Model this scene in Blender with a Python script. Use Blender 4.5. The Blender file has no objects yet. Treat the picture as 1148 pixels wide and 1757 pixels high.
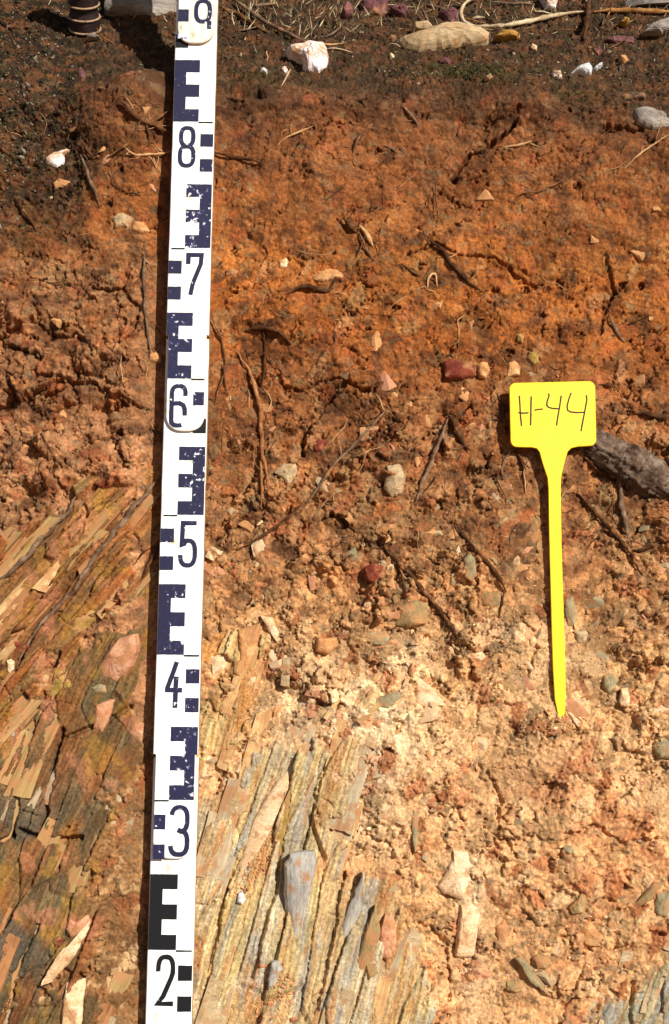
import bpy, bmesh, math, random
import numpy as np
from mathutils import Vector, Matrix
from mathutils.bvhtree import BVHTree

random.seed(7)
RNG = np.random.default_rng(7)
R = math.radians
scene = bpy.context.scene
COL = scene.collection

# ------------------------------------------------------------------ camera
FPX, PW, PH = 2440.0, 1148, 1757           # focal length in photo pixels, photo size
PITCH, LEAN, DIST = R(8), R(18.5), 1.04    # camera pitch down, bank leans back, distance to bank
CZ = 0.417                                  # height of the picture centre on the bank above the foot
FWD = Vector((0, math.cos(PITCH), -math.sin(PITCH)))
RGT = Vector((1, 0, 0))
CUP = RGT.cross(FWD)
ORG = Vector((0, 0, CZ))
CAM = ORG - FWD * DIST
cd = bpy.data.cameras.new('camera')
cam = bpy.data.objects.new('camera', cd)
COL.objects.link(cam)
cam.matrix_world = Matrix((
    (RGT.x, CUP.x, -FWD.x, CAM.x), (RGT.y, CUP.y, -FWD.y, CAM.y),
    (RGT.z, CUP.z, -FWD.z, CAM.z), (0, 0, 0, 1)))
cd.sensor_fit = 'VERTICAL'
cd.sensor_height = 36.0
cd.lens = 36.0 * FPX / PH
cd.clip_start, cd.clip_end = 0.01, 200
scene.camera = cam

# ------------------------------------------------------------------ sky, sun, exposure
SUN_AZ, SUN_EL = R(40), R(36)
world = bpy.data.worlds.new('World')
scene.world = world
world.use_nodes = True
wn = world.node_tree
bg = wn.nodes['Background']
sky = wn.nodes.new('ShaderNodeTexSky')
sky.sky_type = 'NISHITA'
sky.sun_disc = False
sky.sun_elevation = SUN_EL
sky.sun_rotation = math.pi - SUN_AZ
wn.links.new(sky.outputs[0], bg.inputs[0])
bg.inputs[1].default_value = 0.05
sl = bpy.data.lights.new('sun', 'SUN')
sl.energy = 5.0
sl.angle = R(0.5)
sl.color = (1.0, 0.97, 0.92)
sun = bpy.data.objects.new('sun', sl)
COL.objects.link(sun)
SDIR = Vector((math.sin(SUN_AZ) * math.cos(SUN_EL), -math.cos(SUN_AZ) * math.cos(SUN_EL), math.sin(SUN_EL)))
sun.rotation_euler = SDIR.to_track_quat('Z', 'Y').to_euler()
sun.location = (2, -2, 3)
vs = scene.view_settings
vs.view_transform = 'Standard'
vs.look = 'None'
vs.exposure = 0.42
vs.gamma = 1.0
vs.use_curve_mapping = False

# ------------------------------------------------------------------ frames of reference
EX = Vector((1, 0, 0))
ET = Vector((0, math.sin(LEAN), math.cos(LEAN)))      # up the bank
EN = Vector((0, -math.cos(LEAN), math.sin(LEAN)))     # out of the bank
MPP = DIST / FPX                                       # metres per photo pixel on the bank


def ray(px, py):
    return (FWD + RGT * ((px - PW / 2) / FPX) - CUP * ((py - PH / 2) / FPX)).normalized()


def on_plane(px, py, w=0.0):
    d = ray(px, py)
    k = (w - (CAM - ORG).dot(EN)) / d.dot(EN)
    return CAM + d * k


def s2l(c):
    c = np.asarray(c, float) / 255.0
    return np.where(c <= 0.04045, c / 12.92, ((c + 0.055) / 1.055) ** 2.4)


def rgb(*c):
    return tuple(s2l(c)) + (1.0,)


# ------------------------------------------------------------------ noise on arrays
def hsh(ix, iy, seed):
    x = (ix.astype(np.int64) * 374761393 + iy.astype(np.int64) * 668265263 + seed * 1274126177) & 0xFFFFFFFF
    x = ((x ^ (x >> 13)) * 1274126177) & 0xFFFFFFFF
    x = ((x ^ (x >> 16)) * 2246822519) & 0xFFFFFFFF
    x = x ^ (x >> 15)
    return x


def hf(ix, iy, seed):
    return (hsh(ix, iy, seed) & 0xFFFFFF).astype(np.float32) / 16777215.0


def perlin(x, y, seed):
    ix, iy = np.floor(x), np.floor(y)
    fx, fy = (x - ix).astype(np.float32), (y - iy).astype(np.float32)
    ix, iy = ix.astype(np.int64), iy.astype(np.int64)
    u, v = fx * fx * fx * (fx * (fx * 6 - 15) + 10), fy * fy * fy * (fy * (fy * 6 - 15) + 10)

    def g(i, j, a, b):
        t = hf(i, j, seed) * 6.2831853
        return np.cos(t) * a + np.sin(t) * b
    n00, n10 = g(ix, iy, fx, fy), g(ix + 1, iy, fx - 1, fy)
    n01, n11 = g(ix, iy + 1, fx, fy - 1), g(ix + 1, iy + 1, fx - 1, fy - 1)
    return 1.5 * ((n00 * (1 - u) + n10 * u) * (1 - v) + (n01 * (1 - u) + n11 * u) * v)


def fbm(x, y, seed, oct=4):
    s, a, t = 0.0, 1.0, 0.0
    for o in range(oct):
        s = s + a * perlin(x * 2 ** o + 17.3 * o, y * 2 ** o - 9.1 * o, seed + o * 31)
        t += a
        a *= 0.5
    return s / t * 1.4


def worley(x, y, seed):
    """nearest, second nearest distance, offset to the nearest point and its two random ids"""
    ix, iy = np.floor(x).astype(np.int64), np.floor(y).astype(np.int64)
    f1 = np.full(x.shape, 9.0, np.float32)
    f2 = f1.copy()
    dx, dy = np.zeros_like(f1), np.zeros_like(f1)
    bi, bj = ix.copy(), iy.copy()
    for a in (-1, 0, 1):
        for b in (-1, 0, 1):
            ci, cj = ix + a, iy + b
            h = hsh(ci, cj, seed)
            ox = (ci + 0.08 + 0.84 * ((h & 0xFFFF) / 65535.0) - x).astype(np.float32)
            oy = (cj + 0.08 + 0.84 * (((h >> 16) & 0xFFFF) / 65535.0) - y).astype(np.float32)
            d = np.sqrt(ox * ox + oy * oy)
            m = d < f1
            f2 = np.where(m, f1, np.minimum(f2, d))
            f1 = np.where(m, d, f1)
            dx, dy = np.where(m, ox, dx), np.where(m, oy, dy)
            bi, bj = np.where(m, ci, bi), np.where(m, cj, bj)
    return f1, f2, -dx, -dy, hf(bi, bj, seed + 101), hf(bi, bj, seed + 202), hf(bi, bj, seed + 303)


def sst(a, b, x):
    t = np.clip((x - a) / (b - a), 0, 1)
    return t * t * (3 - 2 * t)


def poly_sd(x, y, pts):
    """signed distance to a polygon, positive inside"""
    d = np.full(x.shape, 1e9, np.float32)
    ins = np.zeros(x.shape, bool)
    n = len(pts)
    for i in range(n):
        (ax, ay), (bx, by) = pts[i], pts[(i + 1) % n]
        ex, ey = bx - ax, by - ay
        t = np.clip(((x - ax) * ex + (y - ay) * ey) / (ex * ex + ey * ey), 0, 1)
        d = np.minimum(d, np.hypot(x - ax - t * ex, y - ay - t * ey))
        c = ((ay > y) != (by > y)) & (x < (bx - ax) * (y - ay) / ((by - ay) if by != ay else 1e-9) + ax)
        ins ^= c
    return np.where(ins, d, -d)


# ------------------------------------------------------------------ the cut bank: profile and relief
# X, Y are bank coordinates in units of one photo pixel (0.43 mm) measured on the leaning face
TOPY = 128.0                # where the face rolls over on to the ground surface
ROLL = 0.035                # radius of that roll
GSL = R(33)                 # slope of the ground behind the edge
FACE_EL = math.pi / 2 - LEAN
ARC = ROLL * (FACE_EL - GSL)
ANG = {'left': R(50), 'low': R(66), 'mid': R(73), 'corner': R(66)}
SLATE = {
    'left': [(-80, 1010), (0, 925), (60, 880), (130, 835), (292, 815), (285, 900), (262, 1010), (180, 1060), (120, 1160), (20, 1300), (-80, 1400)],
    'low': [(-90, 1330), (20, 1230), (110, 1150), (170, 1090), (262, 1060), (262, 1260), (240, 1340), (215, 1420), (170, 1480), (205, 1560), (165, 1640), (200, 1700), (190, 1900), (-90, 1900)],
    'mid': [(325, 1385), (395, 1335), (440, 1275), (520, 1262), (610, 1255), (622, 1320), (580, 1400), (600, 1480), (672, 1500), (690, 1560), (735, 1640), (745, 1900), (270, 1900)],
    'mid2': [(340, 1110), (420, 1080), (455, 1120), (440, 1180), (410, 1290), (340, 1330)],
    'corner': [(985, 1720), (1065, 1648), (1160, 1600), (1260, 1580), (1260, 1900), (960, 1900)],
}
SANG = {'left': ANG['left'], 'low': ANG['low'], 'mid': ANG['mid'], 'mid2': ANG['mid'], 'corner': ANG['corner']}


def mixc(c, col, w):
    return c * (1 - w[..., None]) + np.asarray(col, np.float32) * w[..., None]


def relief(X, Y):
    """height (photo pixels, outwards) and albedo (sRGB 0-255) over the bank"""
    wx = X + 13 * fbm(X / 70, Y / 70, 11, 3) + 4 * fbm(X / 17, Y / 17, 12, 2)
    wy = Y + 13 * fbm(X / 70, Y / 70, 13, 3) + 4 * fbm(X / 17, Y / 17, 14, 2)
    big = fbm(X / 330, Y / 330, 1, 3)
    mid = fbm(X / 95, Y / 95, 2, 4)
    fine = fbm(X / 9, Y / 9, 3, 3)
    patch = fbm(X / 160, Y / 160, 21, 4)
    patch2 = fbm(X / 60, Y / 45, 22, 4)

    # ---- region weights
    up = 1 - sst(330, 470, wy + 60 * patch)                          # smooth upper soil
    left = sst(60, -40, wx - 300)
    clodz = left * sst(430, 520, wy) * (1 - sst(820, 900, wy))       # crumbly clods left of the staff
    grav = sst(640, 800, wy + 40 * patch) * (1 - sst(1180, 1300, wy + 50 * patch)) * (1 - left)
    sandy = sst(1150, 1260, wy + 60 * patch)
    moss = sst(40, -50, X - 130 + 55 * patch + 40 * sst(200, 400, Y)) * (1 - sst(300, 420, Y + 60 * patch2))
    top = sst(30, -34, Y - (84 + 22 * sst(620, 760, X) + 46 * sst(880, 1100, X) - 50 * sst(330, 290, X) * sst(110, 150, X)) + 58 * patch2 + 34 * patch) * (0.72 + 0.28 * sst(-.1, .3, fbm(X / 30, Y / 30, 86, 3)))
    moss = np.maximum(moss, 0.0)

    # ---- soil relief: lumps of three sizes, strong in some patches and nearly absent in others
    ma = 0.30 + 0.35 * clodz + 1.0 * sst(-.25, .45, fbm(X / 120, Y / 100, 31, 3))
    mb = 0.22 + 0.05 * clodz + 1.1 * sst(-.20, .40, fbm(X / 85, Y / 70, 32, 3))
    mc = 0.2 + 0.9 * sst(-.25, .40, fbm(X / 60, Y / 60, 33, 3))
    jx, jy = 3.2 * fbm(X / 7, Y / 7, 34, 3), 3.2 * fbm(X / 7, Y / 7, 35, 3)
    h = 20 * big + 9.0 * mid + 5 * fbm(X / 34, Y / 30, 36, 4)
    def clods(sx, sy, jit, seed):
        f1, f2, dx, dy, r1, r2, r3 = worley((wx + jit * jx) / sx + seed, (wy + jit * jy) / sy, seed)
        dome = np.sqrt(np.clip(1 - (f1 * 1.25) ** 2, 0, 1))
        bor = sst(0.0, 0.16, f2 - f1)
        return dome, bor, dx * (r2 - .5) + dy * (r3 - .5), r1, r2, r3
    dA, bA, tA, r1, r2, r3 = clods(64, 50, 1.6, 41)
    wA = ma * (0.20 + 0.95 * clodz + 0.40 * grav + 0.35 * sandy - 0.05 * up)
    h = h + wA * ((15 * clodz + 5 * grav + 2) * r1 * dA + 22 * tA + 5 * bA)
    idA = r1
    dB, bB, tB, q1, q2, q3 = clods(27, 22, 1.2, 42)
    wB = mb * (0.22 + 0.50 * clodz + 0.85 * grav + 0.36 * sandy + 0.55 * (1 - up))
    cut = 0.34 + 0.80 * sst(-.15, .25, fbm(X / 75, Y / 75, 37, 3))
    h = h + wB * cut * ((4.5 * clodz + 3.5 * grav + .6) * q1 * dB + 16 * tB + 4.0 * bB)
    dC, bC, tC, p1, p2, p3 = clods(11, 9, 0.7, 43)
    wC = mc * cut * (0.42 + 0.60 * grav + 0.30 * clodz - 0.05 * sandy)
    h = h + wC * (1.6 * (grav + clodz) * p1 * dC + 5.5 * tC + 1.6 * bC)
    h = h + (1.4 + 1.2 * cut) * fine + 1.2 * fbm(X / 3.6, Y / 3.6, 4, 2)
    # angular flakes pressed flush into the face, lying along the cleavage
    fa, fb = wx * 0.5 - wy * 0.87, wx * 0.87 + wy * 0.5
    l1, l2, la, lb, lr1, lr2, lr3 = worley((fa + 2 * jx) / 46, (fb + 2 * jy) / 21, 45)
    fl = (lr1 < 0.16 + 0.24 * grav + 0.26 * sandy) * sst(0.04, 0.12, l2 - l1) * sst(0.62, 0.52, l1) * (1 - up) * sst(.1, .6, 1 - .8 * clodz)
    h = h * (1 - 0.45 * fl) + fl * (3 + 0.45 * h + 9 * la * (lr2 - .5) + 16 * lb * (lr3 - .4))
    # shrinkage cracks
    cr = np.abs(fbm(X / 85, Y / 60, 61, 4))
    crk = sst(0.030, 0.0, cr) * sst(-.05, .25, fbm(X / 130, Y / 130, 62, 2))
    h = h - 10 * crk
    cr2 = np.abs(fbm(X / 30, Y / 42, 66, 4))
    h = h - 6 * sst(0.05, 0.0, cr2) * sst(0.0, .3, fbm(X / 70, Y / 70, 67, 2)) * (1 - 0.5 * sandy)
    # open gaps that can be followed by eye
    for wd, dp, ln in ((7, 26, [(905, 160), (872, 184), (846, 204), (806, 238), (796, 262)]), (5, 14, [(1130, 168), (1085, 172), (1050, 180)]),
                       (5, 16, [(378, 112), (410, 118), (434, 104)]), (6, 16, [(0, 560), (40, 540), (80, 570), (122, 566), (160, 610)]),
                       (5, 14, [(120, 500), (150, 470), (200, 478), (230, 520), (226, 560)]), (5, 14, [(60, 640), (110, 662), (160, 652), (210, 690), (250, 700)]),
                       (6, 18, [(600, 640), (560, 690), (530, 720), (520, 780)]), (4, 12, [(700, 420), (760, 400), (840, 420), (930, 470)]),
                       (4, 12, [(1060, 420), (1066, 480), (1040, 560)]), (4, 10, [(888, 1068), (910, 1100), (905, 1160)]),
                       (4, 10, [(830, 1320), (846, 1370), (838, 1420), (870, 1450)]), (4, 10, [(960, 1420), (1000, 1400), (1050, 1440), (1100, 1430)]),
                       (4, 9, [(720, 1560), (760, 1600), (756, 1680)]), (5, 12, [(470, 640), (520, 660), (580, 640), (640, 660)])):
        g = 1e9
        for (ax, ay), (bx, by) in zip(ln[:-1], ln[1:]):
            ex_, ey_ = bx - ax, by - ay
            t = np.clip(((wx - ax) * ex_ + (wy - ay) * ey_) / (ex_ * ex_ + ey_ * ey_), 0, 1)
            g = np.minimum(g, np.hypot(wx - ax - t * ex_, wy - ay - t * ey_))
        h = h - dp * sst(wd, 0.2 * wd, g + 2.5 * fine)
    # root holes and ragged pits
    a1, a2, _, _, z1, z2, _ = worley((X + 3 * jx) / 46, (Y + 3 * jy) / 42, 64)
    h = h - (8 + 14 * z2) * sst(0.05 + 0.13 * z2, 0.02, a1 + 0.05 * fine) * (z1 < 0.24) * (1 - .6 * sandy)

    # ---- hand placed swells, hollows and steps in the face
    def blob(cx, cy, rx, ry, a, k=2.0):
        return a * np.exp(-(((X - cx + 9 * mid) / rx) ** 2 + ((Y - cy + 9 * patch2) / ry) ** 2) ** (k / 2))
    h = h + blob(215, 160, 95, 110, 36, 4) - blob(60, 180, 90, 120, 22)
    h = h + blob(170, 620, 140, 120, 16) + blob(960, 330, 170, 120, 10)
    h = h - blob(845, 165, 55, 40, 34) - blob(600, 690, 60, 45, 20) - blob(870, 780, 40, 40, 12)
    h = h - blob(930, 1350, 26, 34, 26) - blob(735, 230, 60, 90, 9) - blob(430, 108, 55, 12, 24)
    h = h + blob(820, 1480, 130, 90, 14) + blob(700, 1290, 140, 90, 14) - blob(800, 300, 40, 70, 8)
    h = h + blob(540, 290, 160, 110, 10) - blob(440, 590, 75, 55, 22) - blob(1040, 880, 90, 70, 12)
    h = h - blob(215, 900, 60, 50, 8) + blob(960, 1240, 70, 26, 12)
    # overhanging ledge between face and litter
    led = Y - (122 + 20 * sst(700, 1000, X) + 10 * patch2)
    h = h + 8 * np.exp(-(led / 22) ** 2)

    # ---- soil colour by horizon
    yy = wy + 45 * patch + 16 * patch2
    stops = [(-300, (58, 43, 30)), (70, (78, 55, 36)), (118, (96, 62, 39)), (190, (124, 76, 43)), (300, (136, 82, 44)), (430, (160, 97, 46)),
             (560, (158, 92, 44)), (700, (142, 90, 52)), (860, (150, 102, 63)), (1000, (172, 122, 78)), (1150, (196, 150, 100)),
             (1300, (216, 168, 118)), (1500, (213, 161, 109)), (1900, (209, 157, 107))]
    ys = [s[0] for s in stops]
    C = np.stack([np.interp(yy, ys, [s[1][c] for s in stops]) for c in range(3)], -1).astype(np.float32)
    C = mixc(C, (146, 102, 68), 0.85 * left * sst(330, 450, yy) * (1 - sst(650, 720, yy)))
    C = mixc(C, (176, 124, 84), 0.92 * left * sst(640, 720, yy) * (1 - sst(1180, 1300, yy)))
    C = mixc(C, (130, 92, 56), 0.85 * left * sst(1200, 1300, yy))
    C = mixc(C, (160, 84, 40), 0.4 * sst(0.14, 0.5, patch2) * sst(330, 450, yy) * (1 - sst(900, 1100, yy)))
    C = mixc(C, (84, 53, 35), 0.6 * sst(0.06, 0.46, fbm(X / 48, Y / 40, 71, 4)) * (1 - sst(950, 1200, yy)))
    C = mixc(C, (178, 104, 60), 0.3 * sst(0.25, 0.5, fbm(X / 50, Y / 50, 72, 3)) * sandy)
    C = mixc(C, (236, 202, 160), 0.8 * np.clip(blob(650, 1245, 85, 80, 1.1) + blob(520, 1230, 70, 40, .7) + blob(610, 1330, 50, 60, .7) + blob(930, 1150, 80, 50, .5) + blob(700, 1120, 60, 40, .6) + blob(800, 1640, 26, 70, .8) + blob(795, 1500, 28, 60, 1.2) + blob(640, 1400, 50, 70, .6) + blob(560, 1150, 80, 50, .5) + blob(870, 1085, 90, 25, .6), 0, 1))
    C = mixc(C, (150, 92, 56), 0.5 * np.clip(blob(1060, 1400, 60, 40, 1) + blob(930, 1340, 60, 40, 1) + blob(1010, 1520, 90, 60, .8), 0, 1))
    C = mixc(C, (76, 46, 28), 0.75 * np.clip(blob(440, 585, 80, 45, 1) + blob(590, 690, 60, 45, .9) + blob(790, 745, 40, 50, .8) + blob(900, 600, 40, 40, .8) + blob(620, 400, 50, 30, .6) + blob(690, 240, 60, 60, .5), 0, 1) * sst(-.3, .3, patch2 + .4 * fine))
    # each clod and crumb has its own tint
    v = (1 + 0.20 * (q1 - .5) * (0.6 + grav) + 0.22 * (p1 - .5) + 0.12 * (idA - .5))[..., None]
    C = C * v
    C = mixc(C, (168, 128, 84), 0.55 * (q2 > 0.83) * (0.3 + 0.7 * grav) * bB)
    C = mixc(C, (160, 84, 50), 0.4 * (q3 > 0.92) * bB)
    C = mixc(C, (206, 170, 122), 0.6 * (p2 > 0.9) * bC * (0.25 + 0.75 * sst(800, 1100, Y)))
    C = mixc(C, (120, 104, 78), 0.45 * (p3 > 0.93) * bC)
    C = mixc(C, (184, 136, 90), 0.55 * fl * (lr2 > .5))
    C = mixc(C, (226, 188, 138), 0.6 * fl * (lr2 > .62) * sst(980, 1120, Y))
    C = mixc(C, (150, 118, 78), 0.5 * fl * (lr2 < .25))
    C = mixc(C, (158, 82, 46), 0.5 * fl * (lr3 > .82))
    # humus, lichen and litter
    hum = np.array((62, 45, 31), np.float32)
    C = mixc(C, hum, 0.85 * np.clip(top, 0, 1))
    C = mixc(C, (42, 33, 24), 0.86 * moss * (0.7 + 0.3 * sst(-.15, .25, fbm(X / 32, Y / 32, 87, 3))))
    mm = np.clip(moss + top, 0, 1)
    C = mixc(C, (60, 58, 32), 0.5 * mm * sst(0.05, 0.4, fbm(X / 22, Y / 18, 81, 4)))
    C = mixc(C, (110, 82, 58), 0.6 * mm * (p2 > 0.82))
    C = mixc(C, (112, 70, 42), 0.7 * mm * sst(0.0, 0.35, fbm(X / 40, Y / 40, 82, 4)))
    h = h + mm * (5 * fbm(X / 12, Y / 12, 83, 3) + 3 * fbm(X / 5, Y / 5, 84, 2))

    # ---- slate beds: stretched splinters along the cleavage, each with its own level and tilt
    for n, (name, pts) in enumerate(SLATE.items()):
        sd = poly_sd(X, Y, pts)
        if sd.max() < -60:
            continue
        sm = sst(-14, 14, sd + 40 * patch2 + 12 * fine - (60 * sst(.05, .4, fbm(X / 75, Y / 110, 140 + n, 3)) if name in ('low', 'left', 'mid2') else 30 * sst(.15, .45, fbm(X / 60, Y / 130, 140 + n, 3)) + (22 * np.abs(fbm(X / 28, Y / 60, 150 + n, 3)) if name == 'mid' else 0)))
        a_ = SANG[name] + 0.10 * big + 0.05 * mid
        a0 = SANG[name]
        sx, sy = X + 1.2 * fine, Y + 1.2 * fine
        A = sx * math.cos(a0) - sy * math.sin(a0)
        B = sx * math.sin(a0) + sy * math.cos(a0)
        B = B + 16 * fbm(A / 420, B / 160, 90 + n, 2) + 1.5 * fbm(A / 60, B / 20, 190 + n, 2)
        scl = {'left': (170, 15), 'low': (150, 42), 'mid': (250, 46), 'mid2': (130, 22), 'corner': (140, 26)}[name]
        s1, s2, ux, uy, m1, m2, m3 = worley(A / scl[0], B / scl[1], 91 + n * 7)
        t1, t2, vx, vy, n1, n2, n3 = worley(A / 90 + 9, B / 7.5, 92 + n * 7)
        w1, w2, tx, ty, o1, o2, o3 = worley(A / 60 + 4, B / 3.2, 93 + n * 7)
        eA, eB = sst(0, .10, s2 - s1), sst(0, .2, t2 - t1)
        flat = 1.0 if name in ('left', 'mid') else 0.75
        hs = 14 * big + 5 * mid + flat * (13 * m1 * eA + 12 * uy * (m2 - .65) + 6 * ux * (m3 - .5)
                                         + 3.0 * n1 * eB + 4 * vy * (n2 - .5) + 1.3 * o1 + 1.2 * ty * (o2 - .5)) + 0.8 * fine
        stri = fbm(A / 60, B / 2.6, 95 + n, 3)
        hs = hs + 0.9 * stri
        # cross joints
        cj = np.abs(fbm(A / 90, B / 200, 98 + n, 2))
        hs = hs - 7 * sst(0.02, 0.0, cj) * sst(0.1, .3, fbm(X / 90, Y / 90, 99 + n, 2))
        pal = {'left': [(138, 94, 54), (164, 118, 68), (112, 78, 48), (150, 88, 46), (126, 98, 60)],
               'low': [(112, 84, 52), (96, 78, 54), (132, 98, 58), (120, 78, 46), (108, 92, 62)],
               'mid': [(198, 164, 114), (188, 164, 112), (186, 170, 138), (206, 176, 130), (182, 142, 92)],
               'mid2': [(206, 166, 112), (190, 164, 112), (200, 140, 80)],
               'corner': [(164, 150, 116), (150, 146, 128), (178, 160, 118), (186, 120, 66)]}[name]
        P = np.array(pal, np.float32)
        i1 = np.minimum((m3 * len(pal)).astype(int), len(pal) - 1)
        i2 = np.minimum((n3 * len(pal)).astype(int), len(pal) - 1)
        cs = 0.6 * P[i1] + 0.4 * P[i2]
        cs = cs * (1 + 0.20 * (o3 - .5) + 0.16 * stri + 0.12 * (n1 - .5))[..., None]
        cs = mixc(cs, (176, 104, 54), 0.4 * sst(0.15, 0.5, fbm(A / 120, B / 26, 100 + n, 3)))
        if name in ('low', 'left'):
            cs = mixc(cs, (142, 84, 44), 0.5 * sst(0.08, 0.45, fbm(X / 70, Y / 90, 113 + n, 4)))
            cs = mixc(cs, (188, 124, 92), 0.55 * sst(0.22, 0.42, fbm(X / 60, Y / 80, 115 + n, 3)))
            cs = mixc(cs, (168, 124, 52), 0.5 * sst(0.2, 0.45, fbm(X / 50, Y / 60, 117 + n, 3)))
        if name == 'low':
            cs = mixc(cs, (84, 78, 66), 0.75 * sst(0.05, 0.4, fbm(X / 90, Y / 130, 111, 3)) * sst(1250, 1400, Y) * sst(190, 60, X))
        if name in ('mid', 'corner'):
            cs = mixc(cs, (160, 158, 150), 0.6 * sst(0.2, 0.45, fbm(A / 150, B / 22, 112, 3)))
        h = h * (1 - sm) + (hs + 6) * sm
        C = C * (1 - sm[..., None]) + cs * sm[..., None]
    # joints and gaps in the beds
    for wd, dp, ln in ((5, 16, [(398, 1490), (378, 1600), (352, 1760)]), (5, 14, [(504, 1300), (492, 1410), (478, 1500), (440, 1640)]), (4, 10, [(400, 1492), (452, 1420), (492, 1336)]),
                       (4, 9, [(330, 1530), (372, 1532), (398, 1506)]), (4, 10, [(560, 1300), (528, 1420)]), (4, 12, [(590, 1480), (566, 1600), (530, 1757)]), (4, 10, [(660, 1560), (640, 1757)]),
                       (6, 18, [(46, 1424), (52, 1336), (70, 1236)]), (6, 18, [(94, 1420), (104, 1330), (122, 1250)]), (7, 18, [(60, 1412), (104, 1428), (158, 1424)]), (6, 16, [(12, 1500), (14, 1440), (44, 1420)]),
                       (5, 14, [(128, 1262), (180, 1240), (232, 1210)]), (5, 14, [(20, 1330), (90, 1180), (112, 1120)]), (5, 14, [(60, 1090), (140, 985), (200, 920)]), (5, 12, [(80, 1030), (170, 920), (230, 860)]),
                       (5, 14, [(0, 1220), (50, 1120), (90, 1050)]), (4, 12, [(160, 1750), (172, 1690), (166, 1640)]), (5, 12, [(40, 1757), (60, 1640), (90, 1560)]), (4, 10, [(1046, 1757), (1052, 1650)]), (4, 9, [(1090, 1757), (1104, 1640)])):
        g = 1e9
        for (ax, ay), (bx, by) in zip(ln[:-1], ln[1:]):
            ex_, ey_ = bx - ax, by - ay
            px_, py_ = X + 5 * patch2, Y + 5 * mid
            t = np.clip(((px_ - ax) * ex_ + (py_ - ay) * ey_) / (ex_ * ex_ + ey_ * ey_), 0, 1)
            g = np.minimum(g, np.hypot(px_ - ax - t * ex_, py_ - ay - t * ey_))
        h = h - dp * sst(wd, 0.15 * wd, g + 2 * fine)
    # the face was trimmed flat where the staff and the label lean on it
    xs = 333 - 41 * (Y - 215) / 1415
    ws = sst(95, 45, np.abs(X - xs + 12)) * sst(60, 130, Y)
    h = h * (1 - ws) + np.minimum(h * 0.6, 3) * ws
    wl = sst(120, 60, np.abs(X - 945)) * sst(560, 640, Y) * (1 - sst(1215, 1245, Y))
    h = h * (1 - wl) + np.minimum(h * 0.7, 4) * wl
    # dusty film and soft mottling over everything
    C = C * (1 + 0.10 * fbm(X / 5, Y / 5, 120, 2) + 0.10 * patch)[..., None]
    edge = sst(1900, 1500, np.abs(X - 574)) * sst(2400, 1900, np.abs(Y - 900))
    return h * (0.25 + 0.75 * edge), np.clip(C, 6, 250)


def base_point(u, tau):
    """profile of the bank: tau is the length up the face, then round the edge and up the slope"""
    t0 = (PH / 2 - TOPY) * MPP
    out_p = np.zeros(u.shape + (3,))
    out_n = np.zeros(u.shape + (3,))
    out_p[..., 0] = u
    lo = tau <= t0
    th = np.clip((tau - t0) / ROLL, 0, FACE_EL - GSL)     # turned angle
    el = FACE_EL - th
    # centre of the roll
    fy, fz = math.cos(FACE_EL), math.sin(FACE_EL)
    ny, nz = -math.sin(FACE_EL), math.cos(FACE_EL)
    tt = np.minimum(tau, t0)
    y = tt * fy
    z = tt * fz
    cy, cz = -ny * ROLL, -nz * ROLL
    y = y + np.where(lo, 0, cy + ROLL * (-np.sin(el)))
    z = z + np.where(lo, 0, cz + ROLL * np.cos(el))
    ex = np.maximum(tau - t0 - ARC, 0)
    soft = np.where(ex > 0.6, 0.45, 1.0)
    y = y + ex * math.cos(GSL)
    z = z + np.where(ex > 0.6, 0.6 * math.sin(GSL) + (ex - 0.6) * 0.1, ex * math.sin(GSL))
    out_p[..., 1] = y
    out_p[..., 2] = z + CZ
    out_n[..., 1] = -np.sin(el)
    out_n[..., 2] = np.cos(el)
    return out_p, out_n


def axis(lo, hi, step, far_lo, far_hi):
    core = np.arange(lo, hi, step)
    a, out, s = hi, [], step
    while a < far_hi:
        s *= 1.22
        a += s
        out.append(a)
    b, out2, s = lo, [], step
    while b > far_lo:
        s *= 1.22
        b -= s
        out2.append(b)
    return np.array(out2[::-1] + list(core) + out)


STEP = 1.72 * MPP
us = axis(-660 * MPP, 660 * MPP, STEP, -5.0, 5.0)
ts = axis(-930 * MPP, (PH / 2 - TOPY) * MPP + ARC + 0.30, STEP, -0.62, 9.0)
U, T = np.meshgrid(us, ts)
XX, YY = U / MPP + PW / 2, PH / 2 - T / MPP
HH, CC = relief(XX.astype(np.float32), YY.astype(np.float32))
BP, BN = base_point(U, T)
PP = BP + BN * (HH * MPP)[..., None]


def grid_faces(nr, nc):
    i = np.arange(nr * nc).reshape(nr, nc)
    return np.stack([i[:-1, :-1], i[:-1, 1:], i[1:, 1:], i[1:, :-1]], -1).reshape(-1, 4)


def mesh_np(name, v, f, cols=None, smooth=False):
    me = bpy.data.meshes.new(name)
    v = np.asarray(v, np.float32).reshape(-1, 3)
    f = np.asarray(f, np.int32)
    k = f.shape[1]
    me.vertices.add(len(v))
    me.vertices.foreach_set('co', v.ravel())
    me.loops.add(f.size)
    me.loops.foreach_set('vertex_index', f.ravel())
    me.polygons.add(len(f))
    me.polygons.foreach_set('loop_start', np.arange(0, f.size, k, dtype=np.int32))
    if smooth:
        me.polygons.foreach_set('use_smooth', np.ones(len(f), bool))
    me.update(calc_edges=True)
    if cols is not None:
        ca = me.color_attributes.new('tint', 'FLOAT_COLOR', 'POINT')
        c4 = np.ones((len(v), 4), np.float32)
        c4[:, :3] = s2l(np.asarray(cols).reshape(-1, 3))
        ca.data.foreach_set('color', c4.ravel())
    return me


# ------------------------------------------------------------------ materials
def nodes_of(name, rough=0.9, spec=0.2):
    m = bpy.data.materials.new(name)
    m.use_nodes = True
    b = m.node_tree.nodes['Principled BSDF']
    b.inputs['Roughness'].default_value = rough
    b.inputs['Specular IOR Level'].default_value = spec
    return m, m.node_tree, b


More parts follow.
